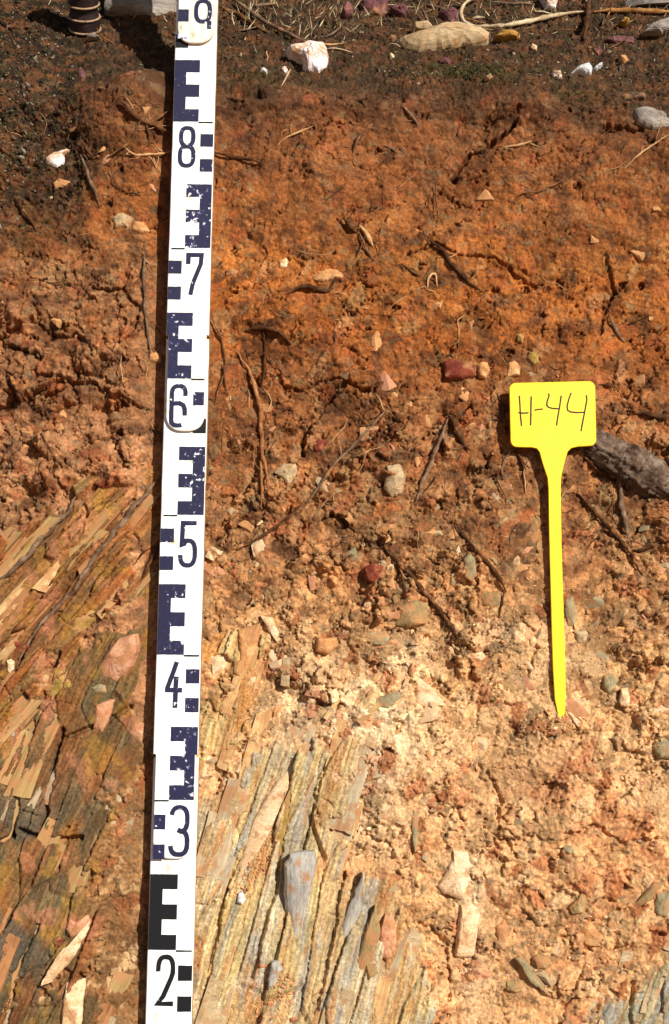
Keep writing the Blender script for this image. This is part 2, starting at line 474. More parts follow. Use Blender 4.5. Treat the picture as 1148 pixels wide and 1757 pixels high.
def add_noise(nt, scale, detail=4, rough=0.6, vec=None):
    n = nt.nodes.new('ShaderNodeTexNoise')
    n.inputs['Scale'].default_value = scale
    n.inputs['Detail'].default_value = detail
    n.inputs['Roughness'].default_value = rough
    if vec is not None:
        nt.links.new(vec, n.inputs['Vector'])
    return n


def ramp(nt, fac, stops):
    r = nt.nodes.new('ShaderNodeValToRGB')
    e = r.color_ramp.elements
    while len(e) < len(stops):
        e.new(0.5)
    for k, (p, c) in enumerate(stops):
        e[k].position = p
        e[k].color = c
    nt.links.new(fac, r.inputs[0])
    return r


def mult(nt, a, b, fac=1.0):
    x = nt.nodes.new('ShaderNodeMix')
    x.data_type = 'RGBA'
    x.blend_type = 'MULTIPLY'
    x.inputs[0].default_value = fac
    nt.links.new(a, x.inputs[6])
    nt.links.new(b, x.inputs[7])
    return x.outputs[2]


def bump(nt, b, height, strength, dist):
    n = nt.nodes.new('ShaderNodeBump')
    n.inputs['Strength'].default_value = strength
    n.inputs['Distance'].default_value = dist
    nt.links.new(height, n.inputs['Height'])
    nt.links.new(n.outputs[0], b.inputs['Normal'])


def mat_earth(name):
    m, nt, b = nodes_of(name, 0.95, 0.12)
    at = nt.nodes.new('ShaderNodeAttribute')
    at.attribute_name = 'tint'
    geo = nt.nodes.new('ShaderNodeNewGeometry')
    n1 = add_noise(nt, 420, 5, 0.75, geo.outputs['Position'])
    r1 = ramp(nt, n1.outputs[0], [(0.25, (0.48, 0.45, 0.42, 1)), (0.5, (0.95, 0.95, 0.95, 1)), (0.75, (1.55, 1.52, 1.45, 1))])
    n2 = add_noise(nt, 60, 4, 0.6, geo.outputs['Position'])
    r2 = ramp(nt, n2.outputs[0], [(0.3, (0.84, 0.80, 0.76, 1)), (0.7, (1.14, 1.16, 1.18, 1))])
    c = mult(nt, mult(nt, at.outputs['Color'], r1.outputs[0]), r2.outputs[0])
    nt.links.new(c, b.inputs['Base Color'])
    n3 = add_noise(nt, 900, 4, 0.7, geo.outputs['Position'])
    bump(nt, b, n3.outputs[0], 0.9, 0.0016)
    return m


def mat_rock(name, cols, scale=60, stretch=None, rough=0.85, speck=None, bumpd=0.0007, spec=0.25, vary=0.0, ang=0.0, dust=0.0):
    """stone, wood or root: noise between a few colours, optional grain stretched along local Y"""
    m, nt, b = nodes_of(name, rough, spec)
    tc = nt.nodes.new('ShaderNodeTexCoord')
    vec = tc.outputs['Object']
    if stretch:
        mp = nt.nodes.new('ShaderNodeMapping')
        mp.inputs['Rotation'].default_value = (0, 0, ang)
        mp.inputs['Scale'].default_value = stretch
        nt.links.new(vec, mp.inputs[0])
        vec = mp.outputs[0]
    n1 = add_noise(nt, scale, 5, 0.65, vec)
    k = len(cols)
    st = [(0.30 + 0.40 * i / max(1, k - 1), rgb(*c)) for i, c in enumerate(cols)]
    c = ramp(nt, n1.outputs[0], st).outputs[0]
    n2 = add_noise(nt, scale * 9, 4, 0.7, vec)
    r2 = ramp(nt, n2.outputs[0], [(0.28, (0.62, 0.60, 0.58, 1)), (0.5, (1, 1, 1, 1)), (0.74, (1.25, 1.24, 1.22, 1))])
    c = mult(nt, c, r2.outputs[0])
    if speck:
        n4 = add_noise(nt, scale * 3.1, 3, 0.6, tc.outputs['Object'])
        r4 = ramp(nt, n4.outputs[0], [(0.56, (0, 0, 0, 1)), (0.64, (1, 1, 1, 1))])
        x = nt.nodes.new('ShaderNodeMix')
        x.data_type = 'RGBA'
        nt.links.new(r4.outputs[0], x.inputs[0])
        nt.links.new(c, x.inputs[6])
        x.inputs[7].default_value = rgb(*speck)
        c = x.outputs[2]
    if dust:
        n5 = add_noise(nt, 95, 4, 0.65, nt.nodes.new('ShaderNodeNewGeometry').outputs['Position'])
        r5 = ramp(nt, n5.outputs[0], [(0.62 - 0.28 * dust, (0, 0, 0, 1)), (0.72 - 0.2 * dust, (0.85, 0.85, 0.85, 1))])
        x = nt.nodes.new('ShaderNodeMix')
        x.data_type = 'RGBA'
        nt.links.new(r5.outputs[0], x.inputs[0])
        nt.links.new(c, x.inputs[6])
        x.inputs[7].default_value = rgb(166, 116, 74)
        c = x.outputs[2]
    if vary:
        oi = nt.nodes.new('ShaderNodeObjectInfo')
        r3 = ramp(nt, oi.outputs['Random'], [(0, (1 - vary, 1 - vary, 1 - vary * 1.1, 1)), (0.5, (1, .97, .92, 1)), (1, (1 + vary, 1 + vary, 1 + vary, 1))])
        c = mult(nt, c, r3.outputs[0])
    nt.links.new(c, b.inputs['Base Color'])
    n3 = add_noise(nt, scale * 6, 5, 0.7, vec)
    bump(nt, b, n3.outputs[0], 0.7, bumpd)
    return m


def mat_tint(name, rough=0.9, gl=500):
    m, nt, b = nodes_of(name, rough, 0.15)
    at = nt.nodes.new('ShaderNodeAttribute')
    at.attribute_name = 'tint'
    geo = nt.nodes.new('ShaderNodeNewGeometry')
    n1 = add_noise(nt, gl, 4, 0.7, geo.outputs['Position'])
    r1 = ramp(nt, n1.outputs[0], [(0.25, (0.62, 0.60, 0.58, 1)), (0.5, (1, 1, 1, 1)), (0.75, (1.3, 1.28, 1.25, 1))])
    nt.links.new(mult(nt, at.outputs['Color'], r1.outputs[0]), b.inputs['Base Color'])
    bump(nt, b, n1.outputs[0], 0.5, 0.0006)
    return m


EARTH = mat_earth('earth')
TINT = mat_tint('rubble_tint')

soil = bpy.data.objects.new('soil_bank', mesh_np('soil_bank', PP, grid_faces(*U.shape), CC, True))
soil.data.materials.append(EARTH)
soil['kind'] = 'structure'
COL.objects.link(soil)

# bedrock carries the slate slabs that stand out of the face (a lower slab of the bank, inside the soil sheet)
# floor in front of the bank
gv = [(-30, 2, 0), (30, 2, 0), (30, -60, 0), (-30, -60, 0)]
fl_x = np.linspace(-8, 8, 60)
fl_y = np.linspace(0.6, -14, 60)
FX, FY = np.meshgrid(fl_x, fl_y)
FZ = 0.012 * fbm(FX * 6, FY * 6, 300, 4) - 0.14
fc = np.ones(FX.shape + (3,)) * np.array((140, 98, 62)) * (1 + 0.2 * fbm(FX * 5, FY * 5, 301, 4))[..., None]
floor = bpy.data.objects.new('ground', mesh_np('ground', np.stack([FX, FY, FZ], -1), grid_faces(60, 60), fc, True))
floor.data.materials.append(EARTH)
floor['kind'] = 'structure'
COL.objects.link(floor)

# a light copy of the bank to find the surface under a point
sub = (slice(0, None, 3), slice(0, None, 3))
PB = PP[sub]
BVH = BVHTree.FromPolygons([tuple(p) for p in PB.reshape(-1, 3)], [tuple(q) for q in grid_faces(*PB.shape[:2])])


def hit(px, py):
    loc, nor, _, _ = BVH.ray_cast(CAM, ray(px, py))
    if loc is None:
        return on_plane(px, py), EN.copy()
    if nor.dot(EN) < 0 and nor.z < 0:
        nor = -nor
    return loc, nor


def tag(o, label=None, cat=None, group=None, kind=None):
    if label: o['label'] = label
    if cat: o['category'] = cat
    if group: o['group'] = group
    if kind: o['kind'] = kind
    return o


def link(name, me, mat, parent=None):
    o = bpy.data.objects.new(name, me)
    if mat is not None and not me.materials:
        me.materials.append(mat)
    COL.objects.link(o)
    if parent is not None:
        o.parent = parent
        o.matrix_parent_inverse = parent.matrix_world.inverted()
    return o


def empty(name, loc):
    o = bpy.data.objects.new(name, None)
    o.empty_display_size = 0.02
    o.location = loc
    COL.objects.link(o)
    bpy.context.view_layer.update()
    return o


def bm_mesh(bm, name, smooth=False):
    me = bpy.data.meshes.new(name)
    bmesh.ops.recalc_face_normals(bm, faces=bm.faces[:])
    bm.to_mesh(me)
    bm.free()
    if smooth:
        for p in me.polygons:
            p.use_smooth = True
    return me


BANK = Matrix((EX, ET, EN)).transposed()        # local x right, y up the bank, z out of the bank


def set_frame(o, loc, rot=None, scale=1.0):
    m = (rot or BANK).to_4x4()
    m.translation = loc
    if scale != 1.0:
        m = m @ Matrix.Diagonal((scale, scale, scale, 1))
    o.matrix_world = m

# ------------------------------------------------------------------ levelling staff
def mat_paint():
    m, nt, b = nodes_of('white_paint', 0.45, 0.4)
    geo = nt.nodes.new('ShaderNodeNewGeometry')
    n1 = add_noise(nt, 55, 5, 0.7, geo.outputs['Position'])
    r1 = ramp(nt, n1.outputs[0], [(0.33, rgb(200, 182, 154)), (0.43, rgb(234, 230, 222)), (0.6, rgb(243, 242, 239))])
    n2 = add_noise(nt, 900, 3, 0.6, geo.outputs['Position'])
    r2 = ramp(nt, n2.outputs[0], [(0.20, (0.55, 0.47, 0.38, 1)), (0.27, (1, 1, 1, 1))])
    nt.links.new(mult(nt, r1.outputs[0], r2.outputs[0]), b.inputs['Base Color'])
    bump(nt, b, n1.outputs[0], 0.15, 0.0006)
    return m


def mat_grimy():
    m, nt, b = nodes_of('grimy_white_paint', 0.5, 0.35)
    tc = nt.nodes.new('ShaderNodeTexCoord')
    mp = nt.nodes.new('ShaderNodeMapping')
    mp.inputs['Scale'].default_value = (2.2, 0.7, 1)
    nt.links.new(tc.outputs['Object'], mp.inputs[0])
    n1 = add_noise(nt, 70, 5, 0.7, mp.outputs[0])
    r1 = ramp(nt, n1.outputs[0], [(0.30, rgb(150, 128, 96)), (0.45, rgb(214, 202, 178)), (0.62, rgb(234, 230, 220))])
    nt.links.new(r1.outputs[0], b.inputs['Base Color'])
    bump(nt, b, n1.outputs[0], 0.2, 0.0005)
    return m


def mat_print(name, c, lo, hi, scale=330):
    m, nt, b = nodes_of(name, 0.5, 0.3)
    geo = nt.nodes.new('ShaderNodeNewGeometry')
    n1 = add_noise(nt, scale, 3, 0.6, geo.outputs['Position'])
    n2 = add_noise(nt, 34, 3, 0.6, geo.outputs['Position'])
    ad = nt.nodes.new('ShaderNodeMath')
    ad.operation = 'MULTIPLY_ADD'
    nt.links.new(n2.outputs[0], ad.inputs[0])
    ad.inputs[1].default_value = 0.45
    nt.links.new(n1.outputs[0], ad.inputs[2])
    cc = rgb(*c)
    r = ramp(nt, ad.outputs[0], [(lo - 0.12, cc), (lo, tuple(min(1, x * 1.6 + 0.006) for x in cc[:3]) + (1,)), (hi, rgb(226, 224, 224))])
    nt.links.new(r.outputs[0], b.inputs['Base Color'])
    return m


PAINT, GRIMY = mat_paint(), mat_grimy()
NAVY = mat_print('navy_print', (28, 27, 54), 0.90, 0.95)
NAVYW = mat_print('worn_navy_print', (28, 27, 56), 0.85, 0.91, 300)
BLACKP = mat_print('black_print', (12, 11, 12), 0.95, 0.99)
EDGEWOOD = mat_rock('bare_staff_wood', [(120, 92, 62), (176, 146, 104), (206, 184, 146)], 40, (1, 0.12, 1), 0.8)

W0 = 0.0115
P8, P2 = on_plane(333.5, 215, W0), on_plane(292.5, 1630, W0)
DM = (P8 - P2).length / 6.0
SY = (P8 - P2).normalized()
SZ = (EN - SY * EN.dot(SY)).normalized()
SX = SY.cross(SZ)
SROT = Matrix((SX, SY, SZ)).transposed()
FOOT = P2 - SY * (2 * DM)
HW, TW, BODY, TONG = 0.0157, 0.0140, 0.008, 0.0027


def staff_child(name, me, mat, parent):
    o = bpy.data.objects.new(name, me)
    if mat is not None and not me.materials:
        me.materials.append(mat)
    COL.objects.link(o)
    o.parent = parent
    return o


def prism(outline, z0, z1, bev=0.0006, side_mat=True):
    """extruded outline with a bevelled front; material 0 in front, 1 on the sides"""
    bm = bmesh.new()
    n = len(outline)
    cx = sum(p[0] for p in outline) / n
    rings = []
    for z, k in ((z0, 0.0), (z1 - bev, 0.0), (z1, bev)):
        ring = []
        for i, (x, y) in enumerate(outline):
            a, c = outline[i - 1], outline[(i + 1) % n]
            t1 = Vector((x - a[0], y - a[1])).normalized()
            t2 = Vector((c[0] - x, c[1] - y)).normalized()
            nn = Vector((t1.y + t2.y, -t1.x - t2.x))
            nn = nn.normalized() if nn.length > 1e-6 else Vector((0, 0))
            ring.append(bm.verts.new((x - nn.x * k, y - nn.y * k, z)))
        rings.append(ring)
    for r in range(2):
        for i in range(n):
            f = bm.faces.new((rings[r][i], rings[r][(i + 1) % n], rings[r + 1][(i + 1) % n], rings[r + 1][i]))
            f.material_index = 1 if (side_mat and r == 0) else 0
    bm.faces.new(rings[2])
    f = bm.faces.new(rings[0][::-1])
    f.material_index = 1 if side_mat else 0
    return bm


def rough_line(x, y0, y1, n, amp):
    return [(x + random.uniform(-amp, amp), y0 + (y1 - y0) * i / n) for i in range(n + 1)]


staff = empty('levelling_staff', FOOT)
staff.matrix_world = Matrix.Translation(FOOT) @ SROT.to_4x4()
bpy.context.view_layer.update()
tag(staff, 'white folding levelling staff with dark E marks and numbers standing against the soil face', 'levelling staff')
# sections: front level, bottom of the body, top of the body, end of the tongue
SECT = [(0.0092, 9.33, 12.3, 8.625), (0.0061, 6.33, 9.30, 5.61), (0.0030, 3.31, 6.31, 2.603), (0.0, 0.0, 3.29, None)]
sections = []
for zf, s0, s1, st in SECT:
    a, b = s0 * DM, s1 * DM
    ol = rough_line(HW, a, b, 24, 0.00012) + rough_line(-HW, b, a, 24, 0.00012)
    me = bm_mesh(prism(ol, zf - BODY, zf), 'section')
    me.materials.append(PAINT)
    me.materials.append(EDGEWOOD)
    sec = staff_child('section', me, None, staff)
    if st is not None:
        c = st * DM
        cap = 0.013
        ol = [(TW, a - 0.0004)][:0]
        ol = [(-TW, a), (-TW, c + cap)]
        for k in range(1, 24):
            t = math.pi * k / 24
            ol.append((-TW * (abs(math.cos(t)) ** 0.72) * (1 if math.cos(t) > 0 else -1), c + cap - cap * math.sin(t) ** 0.9))
        ol += [(TW, c + cap), (TW, a)]
        me = bm_mesh(prism(ol, zf - TONG, zf), 'tongue')
        me.materials.append(GRIMY if st > 8 else PAINT)
        me.materials.append(EDGEWOOD)
        staff_child('tongue', me, None, sec)
    sections.append(sec)


def sec_at(s):
    """section whose front is seen at s, its front level and half width"""
    for k, (zf, s0, s1, st) in enumerate(SECT):
        lo = st if st is not None else s0
        if s >= lo:
            return sections[k], zf, (TW if (st is not None and s < s0) else HW), k


def mark(name, rects, mat, lab=None):
    """rects in fractions of the staff width and decimetres, cut where the staff narrows"""
    bm = bmesh.new()
    par = None
    for x0, x1, a, b in rects:
        cuts = [a] + [c for c in (9.33, 6.33, 3.31) if a < c < b] + [b]
        for p, q in zip(cuts[:-1], cuts[1:]):
            sec, zf, hw, k = sec_at((p + q) / 2)
            par = sec if par is None else par
            X0 = max(x0 * 2 * HW - HW, -hw + 0.0004)
            X1 = min(x1 * 2 * HW - HW, hw - 0.0004)
            z = zf + 0.00025
            n = 5
            j = lambda: random.uniform(-0.00010, 0.00010)
            pts = [(X0 + (X1 - X0) * i / n, p * DM + j()) for i in range(n + 1)] + [(X1 + (X0 - X1) * i / n, q * DM + j()) for i in range(n + 1)]
            bm.faces.new([bm.verts.new((x, y, z)) for x, y in pts])
    o = staff_child(name, bm_mesh(bm, name), mat, par)
    if lab:
        o['label'] = lab
    return o


def e_rects(n, mirror):
    L = [(0.0, 0.295, n + 0.0, n + 0.5), (0.295, 0.62, n, n + 0.1), (0.295, 0.62, n + 0.2, n + 0.3), (0.295, 0.62, n + 0.4, n + 0.5)]
    if mirror:
        L = [(1 - x1, 1 - x0, a, b) for x0, x1, a, b in L]
    return L


pm = {9: NAVY, 8: NAVY, 7: NAVYW, 6: NAVYW, 5: NAVY, 4: NAVY, 3: NAVYW, 2: BLACKP, 1: BLACKP}
for n in range(1, 9):
    mark('graduation_mark', e_rects(n, n in (7, 5, 3, 1)), pm[n] if n != 8 else NAVY,
         {2: 'solid black E mark above the number 2', 7: 'mirrored navy E mark speckled with white chips'}.get(n))
for n in range(1, 10):
    right = n % 2 == 0
    m = {3: NAVYW, 9: NAVY, 2: BLACKP, 1: BLACKP, 8: NAVY}.get(n, NAVY)
    for d in (0.1, 0.3):
        if n in (9, 6) and d == 0.3:
            # under the tongue: only the part below its round end is on the lower section
            k = {9: 1, 6: 2}[n]
            zf = SECT[k][0]
            bm = bmesh.new()
            xa, xb = ((1 - 0.32) * 2 * HW - HW, HW - 0.0004) if right else (-HW + 0.0004, 0.32 * 2 * HW - HW)
            bm.faces.new([bm.verts.new(p + (zf + 0.00025,)) for p in ((xa, (n - .4) * DM), (xb, (n - .4) * DM), (xb, (n - .29) * DM), (xa, (n - .29) * DM))])
            staff_child('graduation_mark', bm_mesh(bm, 'graduation_mark'), BLACKP, sections[k])
            continue
        r = (0.68, 1.0, n - d - 0.1, n - d) if right else (0.0, 0.32, n - d - 0.1, n - d)
        mark('graduation_mark', [r], m)
# faded remains of the lowest block of 9 on the tongue
FADE = mat_print('faded_navy_print', (70, 72, 96), 0.66, 0.80, 200)
mark('graduation_mark', [(0.0, 0.30, 8.66, 8.70)], FADE)
# decimetre lines
for n in range(2, 9):
    e0 = e_rects(n, n in (7, 5, 3))
    x0, x1 = (0.62, 0.97) if n not in (7, 5, 3) else (0.06, 0.38)
    mark('decimetre_line', [(x0, x1, n - 0.012, n + 0.0)], BLACKP)


def arc(cx, cy, rx, ry, a0, a1, n=14, pw=0.75):
    out = []
    for i in range(n + 1):
        t = R(a0 + (a1 - a0) * i / n)
        c, s = math.cos(t), math.sin(t)
        out.append((cx + rx * math.copysign(abs(c) ** pw, c), cy + ry * math.copysign(abs(s) ** pw, s)))
    return out


DIG = {
    2: [[(0.08, 0.70)] + arc(0.5, 0.74, 0.42, 0.26, 180, -8) + [(0.84, 0.58), (0.40, 0.20), (0.10, 0.05), (0.98, 0.05)]],
    3: [arc(0.48, 0.745, 0.42, 0.255, 165, -80, 16) + [(0.40, 0.53)], [(0.62, 0.50)] + arc(0.48, 0.26, 0.44, 0.25, 75, -170, 18)],
    4: [[(0.66, 1.0), (0.50, 0.80), (0.16, 0.42)], [(0.04, 0.385), (1.0, 0.385)], [(0.66, 0.68), (0.64, 0.44)], [(0.64, 0.33), (0.63, 0.0)]],
    5: [[(0.98, 0.955), (0.20, 0.955), (0.16, 0.48), (0.30, 0.50)] + arc(0.50, 0.30, 0.42, 0.27, 100, -175, 20)],
    6: [[(0.90, 0.74)] + arc(0.52, 0.76, 0.40, 0.22, 10, 175, 16) + [(0.12, 0.5), (0.12, 0.22)] + arc(0.50, 0.18, 0.38, 0.15, 180, 300, 8), [(0.13, 0.55), (0.55, 0.57), (0.80, 0.52), (0.89, 0.42), (0.90, 0.27)]],
    7: [[(0.10, 0.74), (0.10, 0.955), (0.90, 0.955), (0.86, 0.74), (0.42, 0.30), (0.28, 0.02)]],
    8: [arc(0.5, 0.755, 0.40, 0.225, 90, 449, 30), arc(0.5, 0.265, 0.44, 0.245, 90, 449, 30)],
    9: [arc(0.5, 0.62, 0.42, 0.34, 90, 449, 30), [(0.90, 0.30), (0.90, 0.04)]],
}
DPOS = {9: (0.665, 0.40, -0.02, -0.27), 8: (0.36, 0.37, -0.045, -0.36), 7: (0.63, 0.39, -0.04, -0.37), 6: (0.335, 0.40, -0.05, -0.36),
        5: (0.64, 0.40, -0.045, -0.375), 4: (0.405, 0.40, -0.05, -0.37), 3: (0.635, 0.42, -0.05, -0.37), 2: (0.41, 0.38, -0.045, -0.365)}


def ribbon(bm, pts, w, z, closed=False):
    n = len(pts)
    L = []
    for i, p in enumerate(pts):
        a = pts[i - 1] if (i > 0 or closed) else p
        c = pts[(i + 1) % n] if (i < n - 1 or closed) else p
        d1 = (Vector(p) - Vector(a))
        d2 = (Vector(c) - Vector(p))
        d1 = d1.normalized() if d1.length > 1e-9 else d2.normalized()
        d2 = d2.normalized() if d2.length > 1e-9 else d1
        m = Vector((-(d1.y + d2.y), d1.x + d2.x))
        m = m.normalized() if m.length > 1e-4 else Vector((-d1.y, d1.x))
        k = 1 / max(0.55, m.dot(Vector((-d1.y, d1.x))))
        ww = w * (0.5 + random.uniform(-0.025, 0.025))
        L.append((bm.verts.new((p[0] + m.x * ww * k, p[1] + m.y * ww * k, z)), bm.verts.new((p[0] - m.x * ww * k, p[1] - m.y * ww * k, z))))
    for i in range(n if closed else n - 1):
        a, c = L[i], L[(i + 1) % n]
        bm.faces.new((a[0], a[1], c[1], c[0]))


for n, strokes in DIG.items():
    cx, ww, t0, t1 = DPOS[n]
    sec, zf, hw, k = sec_at(n - 0.1)
    bm = bmesh.new()
    for q, st in enumerate(strokes):
        closed = len(st) > 30
        pts = [((cx + (x - 0.5) * ww) * 2 * HW - HW, (n + t1 + (t0 - t1) * y) * DM) for x, y in (st[:-1] if closed else st)]
        ribbon(bm, pts, 0.0033 if n != 2 else 0.0032, zf + 0.00025 + 0.00006 * q, closed)
    o = staff_child('digit', bm_mesh(bm, 'digit'), {2: BLACKP}.get(n, NAVY), sec)
    o['label'] = 'printed number %d' % n

# ------------------------------------------------------------------ yellow plant label
def mat_plastic():
    m, nt, b = nodes_of('yellow_plastic', 0.42, 0.45)
    geo = nt.nodes.new('ShaderNodeNewGeometry')
    n1 = add_noise(nt, 30, 4, 0.6, geo.outputs['Position'])
    r1 = ramp(nt, n1.outputs[0], [(0.3, rgb(246, 202, 8)), (0.7, rgb(253, 218, 22))])
    n3 = add_noise(nt, 210, 6, 0.75, geo.outputs['Position'])
    r3 = ramp(nt, n3.outputs[0], [(0.32, (0.6, 0.48, 0.38, 1)), (0.46, (1, 1, 1, 1))])
    nt.links.new(mult(nt, r1.outputs[0], r3.outputs[0], 0.8), b.inputs['Base Color'])
    n2 = add_noise(nt, 60, 3, 0.6, geo.outputs['Position'])
    bump(nt, b, n2.outputs[0], 0.12, 0.001)
    return m


YEL = mat_plastic()
INK = nodes_of('felt_pen_ink', 0.6, 0.3)[0]
INK.node_tree.nodes['Principled BSDF'].inputs['Base Color'].default_value = rgb(36, 26, 10)
# the label leans: its tip is in the soil, its head stands off the face
tipw = (hit(962, 1218)[0] - ORG).dot(EN)
LT, LB = 0.0135, tipw + 0.001
pa, pb = on_plane(948, 655, LT), on_plane(963, 1222, LB)
LY = (pa - pb).normalized()
LZ = (EN - LY * EN.dot(LY)).normalized()
LX = LY.cross(LZ)
LROT = Matrix((LX, LY, LZ)).transposed()


def lab_xy(px, py):
    d = ray(px, py)
    k = (pb - CAM).dot(LZ) / d.dot(LZ)
    q = CAM + d * k - pb
    return (q.dot(LX), q.dot(LY))


def rounded(cx, cy, r, a0, a1, n=6):
    return [(cx + r * math.cos(R(a0 + (a1 - a0) * i / n)), cy - r * math.sin(R(a0 + (a1 - a0) * i / n))) for i in range(n + 1)]


label_t = empty('plant_label', pb)
label_t.matrix_world = Matrix.Translation(pb) @ LROT.to_4x4()
bpy.context.view_layer.update()
tag(label_t, 'yellow plastic plant label with handwritten H-44 stuck upright in the soil', 'plant label')
plate_px = (rounded(887, 756, 11, 270, 180) + rounded(885, 668, 11, 180, 90) + rounded(1010, 665, 11, 90, 0) + rounded(1012, 754, 11, 0, -90)
            + [(990, 766.5), (980, 769), (974, 775), (970, 788), (966, 804), (962.5, 820), (962, 838)]
            + [(941, 838), (939.5, 820), (934, 804), (929, 788), (926, 776), (921, 769.5), (912, 767.5), (900, 767.3)])
cutp = plate_px.index((941, 838))
outline_px = (plate_px[:cutp] + [(963.5, 930), (965.5, 1000), (968, 1080), (970, 1150), (970.5, 1195), (968.5, 1236), (959, 1236), (952, 1200), (949, 1150), (946.5, 1080), (944.5, 1000), (942.5, 930)]
              + plate_px[cutp:])
pts = [lab_xy(*p) for p in outline_px][::-1]
staff_child('label_blade', bm_mesh(prism(pts, -0.0012, 0.0003, 0.0004, False), 'label_blade'), YEL, label_t)
# raised rim round the plate
rim = rounded(890, 753, 9, 270, 180) + rounded(888, 671, 9, 180, 90) + rounded(1007, 668, 9, 90, 0) + rounded(1009, 751, 9, 0, -90)
bm = bmesh.new()
ribbon(bm, [lab_xy(*p) for p in rim], 0.0005, 0.00050)
ret = bmesh.ops.extrude_face_region(bm, geom=bm.faces[:])
bmesh.ops.translate(bm, verts=[g for g in ret['geom'] if isinstance(g, bmesh.types.BMVert)], vec=(0, 0, -0.0003))
staff_child('rim', bm_mesh(bm, 'rim'), YEL, label_t)


def pen(strokes, lab):
    bm = bmesh.new()
    for q, st in enumerate(strokes):
        sm = []
        for i in range(len(st) - 1):
            for k in range(4):
                t = k / 4
                sm.append((st[i][0] * (1 - t) + st[i + 1][0] * t, st[i][1] * (1 - t) + st[i + 1][1] * t))
        sm.append(st[-1])
        ribbon(bm, [lab_xy(*p) for p in sm], 0.00105, 0.00055 + 0.00004 * q)
    o = staff_child('handwritten_character', bm_mesh(bm, 'handwritten_character'), INK, label_t)
    o['label'] = lab


pen([[(891, 679), (892, 692), (893, 712), (895, 731)], [(911.5, 680), (911, 700), (910.5, 730)], [(889.5, 708), (897, 709), (907, 708.5)]], 'handwritten letter H')
pen([[(917, 704), (924, 702.5), (931.5, 702)]], 'handwritten dash')
pen([[(941.5, 675), (942, 680), (939, 688), (938, 695), (941, 699), (948, 701), (960, 701.5)], [(963, 679), (960, 700), (957, 716), (955, 730)]], 'first handwritten figure four')
pen([[(980, 674), (976, 685), (973, 697), (974, 704), (979, 707), (990, 708), (1004, 707.5)], [(1006, 678), (1007, 686), (1003, 708), (999, 728), (997, 740)]], 'second handwritten figure four')

# ------------------------------------------------------------------ stones
ROCK = {
    'quartz': mat_rock('white_quartz', [(136, 88, 50), (190, 148, 108), (218, 198, 186), (230, 220, 216), (206, 176, 174)], 48, rough=0.6, spec=0.4),
    'white': mat_rock('bluish_white_quartz', [(168, 160, 150), (208, 206, 204), (226, 228, 230)], 60, rough=0.5, spec=0.45),
    'grey': mat_rock('grey_slate', [(96, 86, 80), (134, 124, 114), (160, 150, 136)], 50, (0.5, 1.6, 1), vary=0.12),
    'beige': mat_rock('beige_siltstone', [(136, 112, 84), (172, 148, 112), (196, 174, 138)], 55, (0.6, 1.5, 1), speck=(164, 132, 86), vary=0.1, dust=0.35),
    'ochre': mat_rock('ochre_stone', [(120, 84, 34), (168, 124, 50), (190, 150, 72)], 70, vary=0.12, dust=0.3),
    'purple': mat_rock('purple_siltstone', [(72, 44, 48), (108, 66, 66), (128, 88, 84)], 50, vary=0.15, dust=0.3),
    'dark': mat_rock('dark_stone', [(46, 38, 34), (76, 62, 54), (100, 84, 70)], 60, vary=0.15, dust=0.5),
    'red': mat_rock('dark_red_ironstone', [(84, 32, 20), (116, 48, 30), (140, 70, 44)], 70, (0.6, 1.6, 1), vary=0.1, dust=0.45),
    'pink': mat_rock('pinkish_siltstone', [(174, 110, 78), (196, 138, 104), (206, 160, 126)], 50, (0.8, 1.8, 1), vary=0.1, dust=0.55),
    'tan': mat_rock('tan_siltstone', [(168, 112, 66), (196, 142, 90), (214, 170, 120)], 60, (0.8, 1.6, 1), vary=0.14, dust=0.7),
    'cream': mat_rock('cream_siltstone', [(196, 156, 112), (216, 182, 140), (226, 202, 168)], 60, (0.8, 1.8, 1), vary=0.08, dust=0.35),
    'olive': mat_rock('olive_siltstone', [(124, 100, 64), (150, 124, 82), (168, 144, 100)], 60, (1.8, 0.6, 1), vary=0.12, dust=0.6),
    'blue': mat_rock('blue_grey_slate', [(146, 138, 122), (160, 154, 144), (176, 168, 152), (180, 154, 112)], 38, (1.6, 0.4, 1), vary=0.06, dust=0.3),
    'green': mat_rock('greenish_grey_slate', [(120, 106, 76), (144, 132, 98), (168, 154, 116)], 55, (1.6, 0.5, 1), vary=0.1, dust=0.55),
    'yellow': mat_rock('yellow_green_clay', [(118, 94, 40), (154, 126, 60), (174, 148, 84)], 80, vary=0.1, dust=0.6),
    'slab1': mat_rock('straw_slate', [(168, 130, 82), (192, 156, 104), (206, 176, 126)], 60, (2.4, 0.16, 1), vary=0.12, dust=0.62),
    'slab2': mat_rock('olive_slate', [(132, 106, 66), (156, 128, 80), (176, 148, 98)], 60, (2.4, 0.16, 1), vary=0.14, dust=0.75),
    'slab3': mat_rock('rusty_slate', [(130, 88, 54), (154, 104, 64), (172, 126, 80)], 60, (2.4, 0.16, 1), vary=0.14, dust=0.7),
    'slab4': mat_rock('grey_banded_slate', [(150, 132, 100), (170, 152, 122), (188, 170, 138)], 60, (2.4, 0.16, 1), vary=0.1, dust=0.6),
}


def resample(poly, n, jit, rng):
    P = [Vector(p) for p in poly]
    L = [(P[(i + 1) % len(P)] - P[i]).length for i in range(len(P))]
    tot = sum(L)
    out = []
    for k in range(n):
        d = tot * k / n
        i = 0
        while d > L[i] and i < len(L) - 1:
            d -= L[i]
            i += 1
        p = P[i].lerp(P[(i + 1) % len(P)], min(1, d / L[i]))
        out.append(p + Vector((rng.uniform(-jit, jit), rng.uniform(-jit, jit))))
    return out


